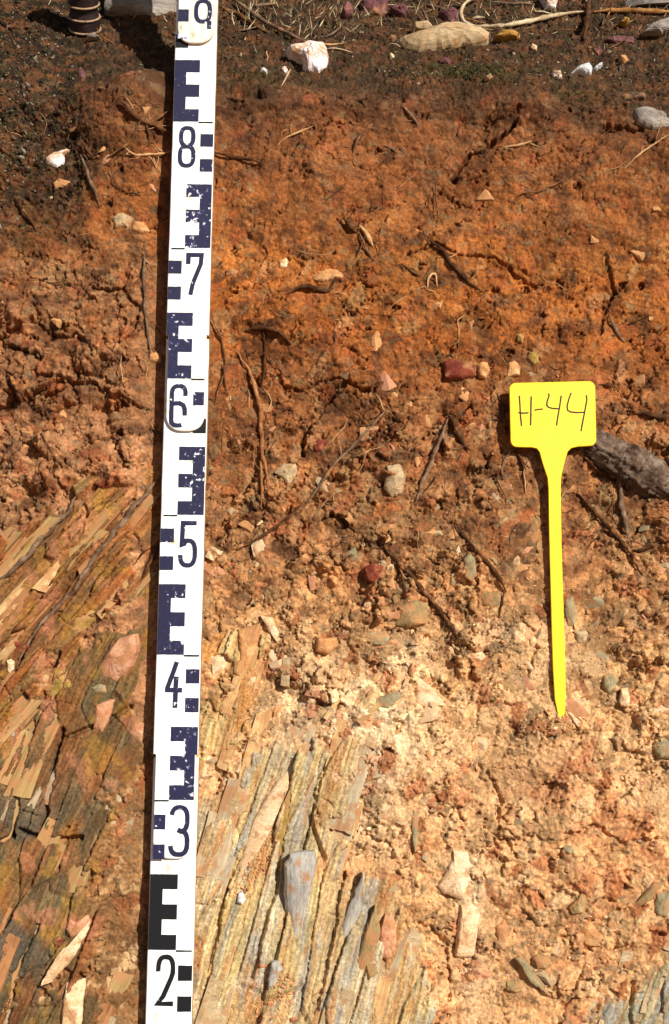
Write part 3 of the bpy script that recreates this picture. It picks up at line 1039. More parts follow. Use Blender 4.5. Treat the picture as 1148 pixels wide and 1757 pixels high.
def blob_outline(w, hgt, seed, corners=7):
    rng = random.Random(seed)
    a0 = rng.uniform(0, 6.28)
    pts = []
    for k in range(corners):
        a = a0 + 6.283 * (k + rng.uniform(-0.28, 0.28)) / corners
        r = rng.uniform(0.82, 1.08)
        pts.append((math.cos(a) * w / 2 * r, math.sin(a) * hgt / 2 * r))
    return pts


def stone_mesh(poly, thick, dome, seed, n=40, rough=1.0, crest=None):
    """poly in photo pixels round its centre (y up); a lump with broken facets, sunk back at -thick"""
    rng = random.Random(seed)
    sz = max(max(abs(p[0]) for p in poly), max(abs(p[1]) for p in poly))
    ol = resample(poly, n, sz * 0.018 * rough, rng)
    cx, cy = crest or (rng.uniform(-.22, .22) * sz, rng.uniform(-.22, .22) * sz)
    planes = [(rng.uniform(0, 6.28), rng.uniform(0.15, 0.75), rng.uniform(0.25, 0.8)) for _ in range(5)]
    levels = [(1.0, -thick), (1.03, -0.25 * dome), (0.97, 0.12 * dome), (0.86, 0.45 * dome), (0.68, 0.72 * dome), (0.46, 0.88 * dome), (0.22, 0.97 * dome)]
    bm = bmesh.new()
    rings = []
    for li, (k, z) in enumerate(levels):
        ring = []
        for p in ol:
            t = max(0.0, 1 - k)
            x, y = p.x * k + cx * t, p.y * k + cy * t
            zz = z
            if li >= 2:
                for a, off, sl_ in planes:      # chop by a few tilted planes
                    d = (x * math.cos(a) + y * math.sin(a)) / sz - off * 0.55
                    if d > 0:
                        zz = min(zz, dome * (1.0 - sl_ * d * 1.6 - off * 0.25))
                zz += rng.uniform(-1, 1) * 0.035 * dome * rough + dome * 0.12 * rough * math.sin(x * 5.1 / sz + seed) * math.cos(y * 4.3 / sz + seed * 2)
            ring.append(bm.verts.new((x * MPP, y * MPP, zz * MPP)))
        rings.append(ring)
    top = bm.verts.new((cx * MPP, cy * MPP, dome * MPP))
    for r in range(len(rings) - 1):
        for i in range(n):
            bm.faces.new((rings[r][i], rings[r][(i + 1) % n], rings[r + 1][(i + 1) % n], rings[r + 1][i]))
    for i in range(n):
        bm.faces.new((rings[-1][i], rings[-1][(i + 1) % n], top))
    bm.faces.new(rings[0][::-1])
    return bm_mesh(bm, 'stone')


NST = [0]


def stone(px, py, shape, dome, mat, label, cat='stone', name='stone', lift=0.0, tilt=(0, 0), rough=1.0, parent=None, rot=None, crest=None, n=40):
    """shape: (w, h[, corners]) or a list of photo points; tilt in degrees about x and y of the bank"""
    NST[0] += 1
    sd = NST[0] * 13 + 5
    if isinstance(shape, tuple):
        poly = blob_outline(shape[0], shape[1], sd, *(shape[2:3] or (5,)))
    else:
        poly = [(a - px, -(b - py)) for a, b in shape]
    if py > 150:
        dome *= 0.62
    loc, nor = hit(px, py)
    k = (loc - CAM).length / DIST
    me = stone_mesh(poly, dome * 1.0 + 10, dome, sd, n, rough, crest)
    o = link(name, me, ROCK[mat])
    m = rot or BANK
    m = m @ Matrix.Rotation(R(tilt[0]), 3, 'X') @ Matrix.Rotation(R(tilt[1]), 3, 'Y')
    set_frame(o, loc + EN * ((lift * 0.5 - 2 if py > 150 else lift + 8 if py < 70 else lift) * MPP), m @ Matrix.Rotation(R(((sd * 7) % 23) - 11), 3, 'X') @ Matrix.Rotation(R(((sd * 5) % 25) - 12), 3, 'Y'), k)
    if parent is not None:
        o.parent = parent
        o.matrix_parent_inverse = parent.matrix_world.inverted()
    elif label:
        tag(o, label, cat)
    return o


# ground surface stones along the top edge
stone(530, 104, [(495, 90), (520, 76), (550, 69), (556, 72), (562, 98), (560, 124), (545, 136), (528, 138), (520, 128), (522, 116), (497, 100)], 26, 'quartz', 'large pinkish white quartz lump on the top edge right of the staff', tilt=(-8, 0), lift=12, rough=2.0, crest=(4, 8))
stone(742, 78, [(688, 66), (712, 62), (760, 48), (800, 50), (832, 62), (828, 74), (806, 84), (780, 92), (752, 96), (716, 102), (694, 88)], 24, 'beige', 'large flat grey beige rock lying on the top edge below the looped twig', tilt=(-24, 0), lift=12, crest=(10, 4))
stone(728, 52, (42, 22), 10, 'beige', 'small brown stone lying behind the large flat beige rock', lift=4)
stone(872, 67, (46, 18, 6), 12, 'ochre', 'ochre stone on the dark litter right of the flat beige rock', lift=6)
stone(641, 22, [(618, 6), (662, 4), (664, 18), (654, 38), (620, 36)], 14, 'purple', 'square purple brown stone at the top edge of the photo', lift=6)
stone(596, 24, (22, 36), 12, 'purple', 'narrow upright purple stone left of the square purple stone', lift=5)
stone(686, 22, (36, 26), 12, 'purple', 'rounded purple stone right of the square purple stone', lift=4)
stone(775, 34, (46, 36), 12, 'purple', 'dull purple stone against the loop of the pale twig', lift=3)
stone(672, 70, (20, 16), 9, 'dark', 'small dark grey stone at the left tip of the flat beige rock', lift=5)
stone(672, 98, (9, 14), 6, 'cream', 'tiny cream pebble under the left end of the flat beige rock', lift=4)
stone(1003, 124, [(977, 133), (984, 126), (1000, 118), (1010, 114), (1015, 120), (1012, 131), (1002, 132), (994, 129)], 12, 'white', 'bright bluish white quartz piece on the right top edge', lift=8)
stone(1026, 117, [(1016, 123), (1023, 115), (1033, 109), (1031, 116), (1022, 123)], 6, 'white', 'small white splinter at the right tip of the bright white quartz', lift=6)
stone(955, 132, (20, 18), 9, 'quartz', 'small pinkish stone left of the bright bluish white quartz', lift=6)
None and stone(948, 149, (9, 7), 5, 'white', 'tiny white pebble below the pinkish stone on the top edge', lift=4)
stone(1068, 105, (18, 20), 9, 'tan', 'small tan pebble on the dark litter at upper right', lift=5)
stone(1024, 91, (20, 20), 9, 'purple', 'small purple stone on dark litter above the white quartz', lift=4)
stone(942, 12, [(926, -6), (948, -6), (954, 8), (950, 24), (936, 22)], 10, 'quartz', 'white quartz stone behind the pale twig at the top', lift=8)
stone(915, 84, (12, 14), 6, 'cream', 'small pale yellow pebble on the dark litter', lift=5)
stone(1070, 44, (20, 20), 10, 'ochre', 'ochre stone just below the thick twig at upper right', lift=6)
stone(1124, 53, [(1100, 64), (1108, 52), (1130, 40), (1152, 36), (1156, 56), (1130, 66)], 14, 'grey', 'smooth purplish grey stone at the right edge below the twig', lift=6)
stone(1114, 10, [(1070, 14), (1082, -4), (1160, -6), (1160, 17)], 14, 'grey', 'grey rock slab behind the twig in the top right corner', lift=4)
stone(1066, 70, (58, 20), 10, 'purple', 'low purple brown rock on the litter at upper right', lift=0)
stone(1084, 166, (54, 20), 12, 'dark', 'dark purple flake ledge on the right top edge', lift=6, tilt=(-15, 0))
stone(1112, 202, [(1084, 190), (1110, 182), (1150, 190), (1160, 214), (1120, 222), (1096, 212)], 16, 'grey', 'grey brown rock sticking out of the soil at the right edge', lift=6, tilt=(-12, 0))
stone(452, 123, (14, 11), 6, 'white', 'small white pebble left of the large quartz lump', lift=4)
stone(488, 122, (12, 16), 6, 'quartz', 'small pink white chip beside the large quartz lump', lift=5)
stone(838, 136, (18, 12), 8, 'beige', 'small beige stone on the mossy edge below the flat rock', lift=5)
stone(762, 108, (30, 16), 9, 'purple', 'small reddish stone tucked under the flat beige rock', lift=4)
stone(232, 18, [(186, 10), (200, -8), (296, -8), (302, 26), (270, 36), (215, 27), (188, 28)], 14, 'grey', 'broad grey weathered rock left of the top of the staff', lift=8, tilt=(-10, 0))
stone(140, 128, (18, 30), 8, 'purple', 'purple grey chip at the left edge of the upper clod', lift=3)
stone(160, 67, (26, 10), 5, 'grey', 'small pale flat stone below the ringed dark pipe', lift=4)
# left side
stone(102, 270, [(78, 274), (92, 262), (116, 254), (122, 256), (110, 266), (112, 280), (100, 290), (84, 284)], 14, 'quartz', 'pinkish white stone in the dark mossy face at upper left', lift=5)
stone(208, 378, (38, 34), 16, 'beige', 'grey brown pebble left of the staff beside an orange stone', lift=3)
stone(240, 390, (42, 28), 15, 'tan', 'orange tan stone left of the staff beside a grey pebble', lift=3)
stone(165, 608, (24, 24), 8, 'yellow', 'faint yellow green pebble among the brown clods', lift=0)
stone(266, 614, (24, 24), 13, 'tan', 'round tan clod beside the staff shadow', lift=5)
stone(180, 830, (36, 22, 5), 10, 'red', 'rusty brown angular chip above the left slate beds', lift=4)
stone(198, 1132, [(232, 1090), (236, 1112), (222, 1148), (198, 1172), (164, 1176), (160, 1162), (178, 1126), (206, 1096)], 20, 'pink', 'large pink oval slab in the left slate beds', lift=6, tilt=(0, -10))
stone(172, 1182, (32, 20), 10, 'green', 'grey green block at the foot of the large pink slab', lift=3)
stone(174, 1226, [(164, 1206), (196, 1200), (190, 1224), (176, 1258), (160, 1250)], 12, 'pink', 'pinkish grey block in the slate beds below the pink slab', lift=3)
stone(234, 1250, [(248, 1240), (246, 1270), (222, 1274), (218, 1258), (230, 1240)], 14, 'pink', 'salmon pink stone beside the staff shadow at mid left', lift=2)
stone(142, 1072, [(188, 1022), (176, 1052), (142, 1086), (122, 1114), (117, 1106), (132, 1066), (160, 1030)], 13, 'yellow', 'long yellow olive flake in the left slate beds', lift=6)
stone(106, 1176, (64, 76, 9), 12, 'yellow', 'knobbly ochre yellow lump in the left slate beds', lift=0, rough=2.2)
stone(18, 1142, (16, 26, 6), 7, 'cream', 'small pale chip near the left edge in the slate', lift=4)
stone(20, 1112, (60, 34), 14, 'red', 'rusty red rock patch at the left edge beside the slate', lift=-2)
stone(20, 1252, (16, 30, 5), 7, 'grey', 'small grey chip low on the left edge', lift=3)
stone(130, 1618, [(120, 1622), (150, 1600), (152, 1582), (146, 1606), (128, 1640), (96, 1676), (76, 1684), (88, 1660), (106, 1628)], 12, 'cream', 'long pale pointed sliver hanging on the lower left slate', lift=12)
stone(134, 1590, [(114, 1594), (118, 1574), (130, 1582), (150, 1570), (154, 1586), (140, 1604), (122, 1608)], 14, 'pink', 'pinkish brown stone at the top of the pale pointed sliver', lift=8)
stone(100, 1616, (18, 20), 9, 'red', 'small dark red lump left of the pale pointed sliver', lift=7)
stone(126, 1722, [(114, 1690), (144, 1684), (142, 1730), (138, 1765), (108, 1765), (108, 1730)], 14, 'cream', 'pale upright slab at the bottom edge left of the staff', lift=6)
# upper and middle right
stone(788, 635, [(762, 622), (770, 618), (812, 628), (816, 648), (790, 654), (762, 652)], 15, 'red', 'dark red brick like fragment above left of the yellow label', lift=30, rough=0.4, tilt=(-6, 14))
stone(828, 634, (28, 32, 6), 15, 'tan', 'pale tan stone touching the dark red fragment', lift=6)
stone(892, 580, (18, 18), 10, 'yellow', 'upper of two yellow green lumps above the label', lift=4)
stone(915, 613, (24, 26), 12, 'yellow', 'lower of two yellow green lumps just above the label', lift=4)
stone(882, 632, (30, 40), 10, 'tan', 'tan stone left of the yellow green lump above the label', lift=3)
stone(560, 472, (70, 26, 8), 12, 'tan', 'tan flake right of the staff number 7 at mid soil', lift=3)
stone(487, 452, (20, 24), 10, 'cream', 'pale cream stone right of the staff above a dark root', lift=4)
stone(397, 468, (26, 16), 9, 'tan', 'small tan chip close to the right side of the staff', lift=4)
stone(548, 764, (30, 28), 10, 'red', 'round dark red patch stone in grey clod right of staff', lift=4)
stone(494, 812, (44, 42), 13, 'beige', 'grey beige angular stone right of the staff mark', lift=3)
stone(675, 826, [(664, 800), (684, 796), (694, 818), (688, 846), (672, 854), (658, 838)], 16, 'beige', 'oval brownish grey stone in the middle of the rubble', lift=4)
stone(642, 984, (42, 40, 6), 14, 'red', 'dark red angular stone beside the branching root', lift=4)
stone(704, 1062, [(684, 1042), (712, 1030), (734, 1036), (730, 1070), (700, 1078), (676, 1074)], 18, 'olive', 'squarish olive grey stone under the branching root', lift=4)
stone(652, 1096, (60, 30, 6), 12, 'green', 'grey green stone lower left of the squarish olive stone', lift=2)
stone(841, 1030, [(824, 1016), (858, 1014), (862, 1036), (842, 1048), (822, 1040)], 17, 'olive', 'olive tan block left of the yellow stake below a dark root', lift=5)
stone(812, 1030, (18, 50, 5), 10, 'tan', 'thin upright tan flake beside the olive tan block', lift=5)
stone(806, 972, (26, 56, 6), 10, 'green', 'greenish grey slate chip with rusty stripe left of stake', lift=2)
stone(980, 1052, [(970, 1028), (982, 1022), (992, 1050), (986, 1074), (974, 1076), (966, 1052)], 13, 'green', 'greenish grey stone touching the right side of the yellow stake', lift=3)
stone(998, 1092, (36, 26), 12, 'beige', 'beige stone right of the stake below the greenish stone', lift=3)
stone(426, 1106, [(408, 1080), (446, 1070), (444, 1106), (420, 1158), (412, 1140)], 15, 'tan', 'long tan slab right of the staff above the pale slate', lift=4)
stone(462, 1074, [(446, 1056), (466, 1060), (478, 1086), (476, 1102), (462, 1086)], 12, 'cream', 'pale curved flake beside the long tan slab', lift=8)
stone(374, 1140, [(360, 1126), (390, 1120), (394, 1146), (364, 1164)], 12, 'cream', 'squarish cream stone near the staff number 4', lift=5)
stone(492, 1134, (30, 30), 13, 'cream', 'cream stone right of the long tan slab', lift=4)
stone(562, 1106, (46, 36), 14, 'tan', 'rounded tan stone left of the squarish olive stone', lift=4)
stone(730, 1188, [(711, 1156), (722, 1164), (746, 1186), (764, 1210), (712, 1212)], 14, 'cream', 'pale triangular stone on the sandy soil', lift=7, rough=0.6)
stone(706, 1150, (12, 28, 5), 8, 'pink', 'small pink chip above the pale triangular stone', lift=5)
stone(664, 1200, [(628, 1210), (650, 1196), (694, 1184), (688, 1200), (664, 1216)], 10, 'green', 'flat grey green flake left of the pale triangular stone', lift=9)
stone(1071, 1196, (22, 40, 6), 12, 'cream', 'upright cream stone right of the stake tip', lift=4)
stone(1046, 1170, (28, 44, 6), 12, 'green', 'greyish stone beside the upright cream stone right of stake', lift=3)
stone(820, 1126, (36, 22), 12, 'cream', 'pale pink stone at the end of the branching root', lift=4)
None and stone(746, 1122, (22, 16), 10, 'quartz', 'small whitish stone left of the lower root end', lift=5)
stone(984, 1232, [(972, 1220), (978, 1220), (996, 1240), (990, 1248)], 6, 'cream', 'thin pale splinter beside the stake tip', lift=7)
None and stone(1086, 745, [(1064, 740), (1080, 724), (1120, 728), (1140, 744), (1120, 762), (1080, 762)], 18, 'tan', 'tan clod lying on the upper side of the grey log', lift=8)
stone(1140, 1280, (44, 52), 14, 'green', 'grey stone at the right edge below the rubble', lift=2)
# lower slabs
stone(512, 1530, [(490, 1486), (498, 1468), (540, 1464), (538, 1500), (524, 1560), (512, 1628), (496, 1634), (492, 1580), (488, 1530)], 20, 'blue', 'long blue grey slate slab in the pale slate beds', lift=24, rough=0.6)
stone(455, 1420, [(492, 1330), (496, 1350), (462, 1432), (420, 1500), (402, 1518), (408, 1490), (440, 1400), (476, 1344)], 12, 'cream', 'long pale slate blade right of the staff number 3', lift=18, rough=0.6)
stone(405, 1378, [(382, 1372), (404, 1356), (428, 1352), (424, 1392), (396, 1410), (384, 1396)], 14, 'beige', 'broad beige slab at the top of the pale slate beds', lift=5)
stone(487, 1412, [(500, 1350), (502, 1378), (484, 1500), (470, 1506), (474, 1470)], 10, 'yellow', 'yellow olive slate blade above the blue grey slab', lift=5)
stone(630, 1628, [(644, 1560), (652, 1600), (640, 1650), (620, 1680), (606, 1668), (622, 1610)], 12, 'olive', 'olive yellow slate blade in the lower middle', lift=6)
stone(602, 1562, [(624, 1498), (620, 1540), (590, 1620), (574, 1660), (572, 1640), (596, 1560)], 9, 'blue', 'narrow blue grey blade right of the large blue grey slab', lift=14)
stone(414, 1542, (20, 22), 11, 'white', 'small round white pebble in the pale slate beds', lift=8)
stone(470, 1670, [(460, 1682), (466, 1652), (478, 1650), (484, 1664), (470, 1692), (462, 1694)], 10, 'blue', 'small grey white chip beside the reddish gravel pocket', lift=8)
stone(666, 1610, (34, 86, 8), 14, 'pink', 'brownish pink upright stone right of the slate beds', lift=3)
stone(805, 1590, [(792, 1556), (818, 1548), (824, 1570), (812, 1636), (782, 1638), (786, 1590)], 16, 'cream', 'bright cream block standing in the sandy soil', lift=7, rough=0.7)
stone(786, 1502, [(780, 1462), (802, 1464), (810, 1500), (792, 1540), (764, 1532), (752, 1520), (770, 1492)], 14, 'cream', 'crumbly cream lump above the bright cream block', lift=2, rough=1.5)
stone(712, 1428, [(710, 1388), (717, 1400), (719, 1430), (712, 1464), (707, 1440), (706, 1410)], 7, 'green', 'slender grey green splinter in the sandy soil', lift=6)
stone(990, 1546, [(976, 1556), (1004, 1526), (1008, 1538), (1000, 1566), (982, 1566)], 13, 'olive', 'angular olive chip at lower right', lift=5)
stone(1012, 1602, [(988, 1592), (1012, 1582), (1036, 1606), (1032, 1622), (1004, 1620)], 13, 'tan', 'tan chip below the angular olive chip', lift=5)
stone(902, 1660, [(884, 1646), (894, 1642), (914, 1662), (948, 1700), (942, 1706), (908, 1682)], 9, 'green', 'narrow grey green splinter leaning at the lower right', lift=8)
stone(930, 1650, (34, 26, 6), 10, 'olive', 'small olive stone above the leaning splinter', lift=4)
stone(884, 1692, (40, 24, 6), 12, 'olive', 'flat olive stone below the leaning splinter', lift=5)
stone(1116, 1530, [(1090, 1548), (1122, 1514), (1140, 1516), (1118, 1542), (1098, 1554)], 11, 'olive', 'olive flake near the right edge at lower right', lift=4)
stone(1138, 1552, (36, 52, 6), 12, 'green', 'grey slab end at the right edge below the olive flake', lift=3)
stone(862, 1600, (30, 44, 6), 12, 'tan', 'brown tan chip right of the bright cream block', lift=3)
stone(975, 1458, (20, 14), 6, 'green', 'tiny greenish chip in the sandy soil at right', lift=4)

# ------------------------------------------------------------------ roots, twigs and wood
WOOD = {
    'root': mat_rock('root_bark', [(62, 38, 22), (104, 70, 44), (138, 102, 68)], 120, (1, 1, 1), vary=0.15, dust=0.15, bumpd=0.0014, spec=0.06),
    'dark': mat_rock('dark_root_bark', [(46, 27, 15), (78, 50, 30), (112, 80, 52)], 120, vary=0.15, dust=0.15, bumpd=0.0014, spec=0.06),
    'pale': mat_rock('pale_root', [(146, 104, 66), (186, 142, 96), (206, 170, 124)], 140, vary=0.12, spec=0.06),
    'grey': mat_rock('grey_root_bark', [(70, 50, 36), (112, 88, 68), (150, 126, 102)], 130, vary=0.12, dust=0.1, bumpd=0.0014, spec=0.06),
    'rust': mat_rock('orange_root', [(104, 64, 38), (146, 96, 58), (176, 128, 84)], 140, vary=0.1, dust=0.15, bumpd=0.0014, spec=0.06),
    'straw': mat_rock('straw_twig', [(150, 124, 90), (186, 162, 126), (206, 188, 156)], 120, vary=0.1, spec=0.06),
    'brown': mat_rock('brown_twig', [(96, 62, 32), (140, 96, 54), (166, 122, 76)], 120, vary=0.1, spec=0.06),
    'log': mat_rock('weathered_log', [(46, 33, 24), (86, 67, 53), (118, 98, 82), (150, 130, 112)], 90, (1, 1, 1), rough=0.9, bumpd=0.002, spec=0.06),
}


def catmull(P, step=5.0):
    out = []
    n = len(P)
    for i in range(n - 1):
        p0, p1, p2, p3 = P[max(i - 1, 0)], P[i], P[i + 1], P[min(i + 2, n - 1)]
        m = max(2, int(math.hypot(p2[0] - p1[0], p2[1] - p1[1]) / step))
        for k in range(m):
            t = k / m
            out.append(tuple(0.5 * (2 * b + (c - a) * t + (2 * a - 5 * b + 4 * c - d) * t * t + (3 * b - a - 3 * c + d) * t ** 3) for a, b, c, d in zip(p0, p1, p2, p3)))
    out.append(tuple(P[-1]))
    return out


def tube(bm, pts, seed, sides=8, lift=0.5, knob=0.24, wander=0.5, smooth=4, lifts=None, ends=True):
    """pts: (photo x, photo y, radius px); the line is laid on the surface met from the camera"""
    rng = random.Random(seed)
    S = catmull(pts)
    n = len(S)
    dep = []
    dirs = []
    for i, (x, y, r) in enumerate(S):
        w = wander * r
        x += 0.7 * w * math.sin(i * 0.21 + seed) + 0.4 * w * math.sin(i * 0.63 + 2 * seed) + w * rng.uniform(-.35, .35)
        y += 0.7 * w * math.cos(i * 0.19 + seed * 1.7) + 0.4 * w * math.cos(i * 0.71 + seed) + w * rng.uniform(-.35, .35)
        d = ray(x, y)
        loc, _ = hit(x, y)
        dirs.append(d)
        dep.append((loc - CAM).length)
    sm = []
    for i in range(n):
        a, b = max(0, i - smooth), min(n, i + smooth + 1)
        sm.append(0.5 * sum(dep[a:b]) / (b - a) + 0.5 * min(dep[a:b]))
    C = []
    for i in range(n):
        r = S[i][2] * MPP
        lf = lift if lifts is None else lifts[0] + (lifts[1] - lifts[0]) * i / (n - 1)
        C.append(CAM + dirs[i] * (min(sm[i], dep[i] + 0.3 * r) - lf * r))
    rings = []
    up = EN
    for i in range(n):
        t = (C[min(i + 1, n - 1)] - C[max(i - 1, 0)]).normalized()
        a = t.cross(up).normalized()
        b = a.cross(t)
        r = S[i][2] * MPP * (1 + knob * math.sin(i * 1.3 + seed) * 0.6 + rng.uniform(-knob, knob) * 0.5)
        if ends:
            r *= 0.25 + 0.75 * min(1, min(i, n - 1 - i) / (0.22 * n + 1))
        if S[i][1] > 140 and S[i][2] < 12:
            r *= 0.8
        rings.append([bm.verts.new(C[i] + (a * math.cos(q) + b * math.sin(q)) * r * (1 + rng.uniform(-knob, knob) * 0.35))
                      for q in (6.2832 * k / sides for k in range(sides))])
    for i in range(n - 1):
        for k in range(sides):
            bm.faces.new((rings[i][k], rings[i][(k + 1) % sides], rings[i + 1][(k + 1) % sides], rings[i + 1][k]))
    bm.faces.new(rings[0][::-1])
    bm.faces.new(rings[-1])
    return C


RS = [100]


def root(lines, mat, label, cat='root', name='root', sides=9, parent=None, **kw):
    bm = bmesh.new()
    mid = None
    kw.setdefault('lift', 0.6 if lines[0][0][1] > 140 else 0.5)
    lines = list(lines)
    if parent is None and cat == 'root':
        rg = random.Random(RS[0] * 3 + 1)
        S = catmull(lines[0], 8)
        for _ in range(rg.randint(2, 5)):
            i = rg.randrange(len(S))
            x, y, r = S[i]
            a = rg.uniform(0, 6.28)
            pl = [(x, y, min(1.6, r * .4))]
            for q in range(3):
                a += rg.gauss(0, .5)
                x += math.cos(a) * rg.uniform(4, 12)
                y += math.sin(a) * rg.uniform(4, 12)
                pl.append((x, y, max(.5, 1.2 - .3 * q)))
            lines.append(pl)
    for L in lines:
        RS[0] += 1
        c = tube(bm, L, RS[0], sides, **kw)
        if mid is None:
            mid = c[len(c) // 2]
    bmesh.ops.translate(bm, verts=bm.verts[:], vec=-mid)
    o = link(name, bm_mesh(bm, name, True), WOOD[mat])
    o.location = mid
    if parent is None:
        tag(o, label, cat)
    else:
        bpy.context.view_layer.update()
        o.parent = parent
    return o


root([[(203, 172, 6), (222, 190, 7), (240, 206, 7), (262, 214, 6), (284, 220, 6), (302, 232, 5)],
      [(240, 208, 4), (226, 238, 3.5), (206, 256, 3), (184, 270, 2.5)],
      [(250, 212, 4), (256, 230, 3.5), (255, 250, 3)], [(264, 208, 4), (280, 196, 3.5), (292, 190, 3)]], 'root',
     'thick forked brown root running behind the staff at the number 8')
root([[(214, 254, 3), (232, 264, 3), (262, 264, 2.6), (300, 259, 2.4)]], 'pale', 'thin pale root running level to the staff below the forked root')
root([[(136, 236, 4), (150, 258, 4.5), (161, 274, 4)]], 'dark', 'short dark root stub at upper left beside the mossy face')
root([[(138, 264, 3.5), (148, 296, 4), (160, 326, 4.5), (170, 354, 4)]], 'grey', 'grey root hanging below the short dark stub at upper left')
root([[(24, 336, 4), (46, 368, 4.5), (64, 398, 4)]], 'dark', 'dark root on the far left edge below the moss')
root([[(366, 260, 4), (392, 268, 4), (424, 274, 4.5), (456, 283, 3)]], 'dark', 'dark brown root emerging right of the staff at the number 8')
root([[(486, 237, 2), (510, 227, 2.6), (536, 215, 2)], [(518, 224, 1.4), (521, 233, 1.2)]], 'pale', 'thin pale twig with small side shoot under the quartz lump')
root([[(605, 270, 2.5), (611, 246, 3), (622, 226, 3), (636, 207, 2.5)]], 'root', 'upright brown root in the smooth soil under the quartz')
root([[(690, 178, 2.5), (706, 196, 3.5), (717, 214, 3.5)]], 'grey', 'short grey root below the flat beige rock')
root([[(652, 250, 2.2), (668, 252, 2.2), (682, 262, 2)]], 'grey', 'small grey root in the upper soil right of the upright root')
root([[(862, 254, 2.5), (886, 250, 3), (914, 242, 2.5)]], 'pale', 'short pale root lying level in the upper right soil')
root([[(876, 352, 1.6), (896, 332, 1.8), (930, 326, 1.8), (986, 298, 1.6)], [(898, 332, 2), (920, 342, 2.4)]], 'root', 'thin wiry root curving up through the right upper soil')
root([[(1072, 288, 1.8), (1098, 264, 2), (1122, 248, 2), (1152, 228, 1.8)]], 'pale', 'thin pale root climbing to the right edge')
root([[(733, 406, 4), (752, 424, 5), (778, 456, 5), (804, 482, 4.5), (832, 504, 3.5)]], 'dark', 'thick dark root slanting down in the orange soil')
root([[(588, 374, 7), (602, 384, 8), (616, 396, 6)]], 'dark', 'dark knobbly root stub in the orange soil', knob=0.35)
root([[(614, 396, 3), (626, 420, 3.5), (642, 448, 3.5)]], 'root', 'brown root running down from the knobbly stub')
root([[(616, 386, 5), (630, 404, 6), (640, 424, 5)]], 'pale', 'pale strip of peeled bark beside the knobbly root stub', cat='bark', name='bark_strip', wander=0.1)
root([[(688, 452, 2.5), (706, 464, 3), (724, 473, 3)]], 'root', 'short brown root left of the curled pale root')
root([[(732, 496, 3), (736, 476, 3), (746, 470, 3), (750, 494, 2.6)]], 'pale', 'curled pale root shaped like a hook')
root([[(252, 408, 2.5), (248, 446, 3), (246, 484, 3.5), (248, 520, 3.5), (253, 560, 3), (258, 600, 3), (252, 622, 2)]], 'grey', 'long thin grey root hanging left of the staff')
root([[(362, 536, 2), (374, 566, 2.5), (382, 592, 2.5), (386, 626, 2.5), (376, 668, 2.5), (368, 694, 2)], [(384, 620, 2), (388, 676, 2)]], 'root', 'thin brown root hanging close to the right side of the staff')
root([[(404, 596, 3), (416, 616, 4), (430, 642, 4.5), (441, 680, 5), (447, 724, 5), (452, 776, 4.5), (458, 820, 4), (460, 856, 3.5)], [(446, 760, 3), (448, 820, 3), (448, 872, 2.5)],
      [(428, 636, 2), (440, 622, 2), (452, 630, 2)]], 'rust', 'long orange brown root hanging right of the staff number 6')
root([[(452, 560, 2), (455, 600, 2.5), (452, 640, 2.5), (446, 668, 2)]], 'dark', 'thin dark root crossing above the long orange root')
root([[(420, 570, 4), (448, 562, 5), (480, 570, 5), (500, 590, 3)]], 'dark', 'ragged dark root arching over the hanging roots', knob=0.4)
root([[(664, 702, 2.5), (640, 726, 4), (606, 766, 4), (572, 800, 3), (548, 832, 4.5), (526, 862, 3)]], 'grey', 'long grey root slanting down left through the rubble')
root([[(520, 862, 3), (488, 892, 3.5), (452, 918, 3), (400, 950, 2)], [(490, 892, 2), (462, 912, 2), (436, 934, 1.5)]], 'dark', 'dark frayed root continuing toward the staff number 5')
root([[(772, 712, 4), (760, 744, 5), (742, 782, 5), (726, 826, 4.5), (712, 868, 3)]], 'grey', 'straight grey root standing in the rubble left of the label')
root([[(764, 708, 5), (782, 728, 7), (798, 760, 6), (808, 772, 3)]], 'dark', 'dark rotten root stub beside the straight grey root', knob=0.35)
root([[(494, 505, 3), (512, 496, 5), (540, 494, 5), (562, 498, 4), (574, 478, 3), (582, 466, 2)]], 'dark', 'dark bent root in the orange soil right of number 7', knob=0.3)
root([[(284, 812, 6), (262, 834, 7), (240, 856, 7), (222, 878, 6.5), (202, 908, 6), (176, 942, 5.5), (148, 976, 5), (128, 1008, 4.5), (96, 1046, 4), (58, 1088, 4), (28, 1140, 3)]], 'grey', 'long grey root lying diagonally over the left slate beds', smooth=8)
root([[(132, 846, 4), (112, 880, 6.5), (78, 920, 7), (42, 958, 6.5), (8, 988, 6), (-20, 1006, 5)]], 'grey', 'grey root running to the left edge over the slate beds', smooth=8)
root([[(278, 930, 3), (262, 952, 5), (250, 978, 4), (240, 1000, 2)], [(270, 935, 2), (246, 948, 2), (228, 972, 2)]], 'dark', 'dark ragged root in the staff shadow near number 5')
root([[(648, 918, 3), (666, 944, 4), (684, 968, 5), (702, 986, 4.5), (722, 1012, 5.5), (748, 1036, 5), (768, 1062, 5), (784, 1094, 5), (793, 1124, 4)],
      [(690, 974, 3), (693, 1000, 3.5), (696, 1026, 3)], [(694, 974, 3), (712, 980, 3), (728, 990, 2)], [(676, 960, 2), (650, 940, 2), (632, 942, 2)]], 'dark', 'branching dark root in the middle of the gravel')
root([[(776, 884, 2), (792, 912, 3), (818, 944, 4), (840, 972, 5), (858, 996, 5), (868, 1016, 5)], [(866, 1014, 3), (862, 1036, 2.5), (856, 1060, 2)]], 'dark', 'dark root slanting down to the left of the yellow stake')
root([[(988, 842, 3), (1016, 872, 4), (1044, 904, 4.5), (1076, 944, 5), (1102, 986, 4)], [(1076, 946, 3), (1100, 944, 3.5), (1126, 936, 2.5)]], 'dark', 'dark forked root below the grey log at right')
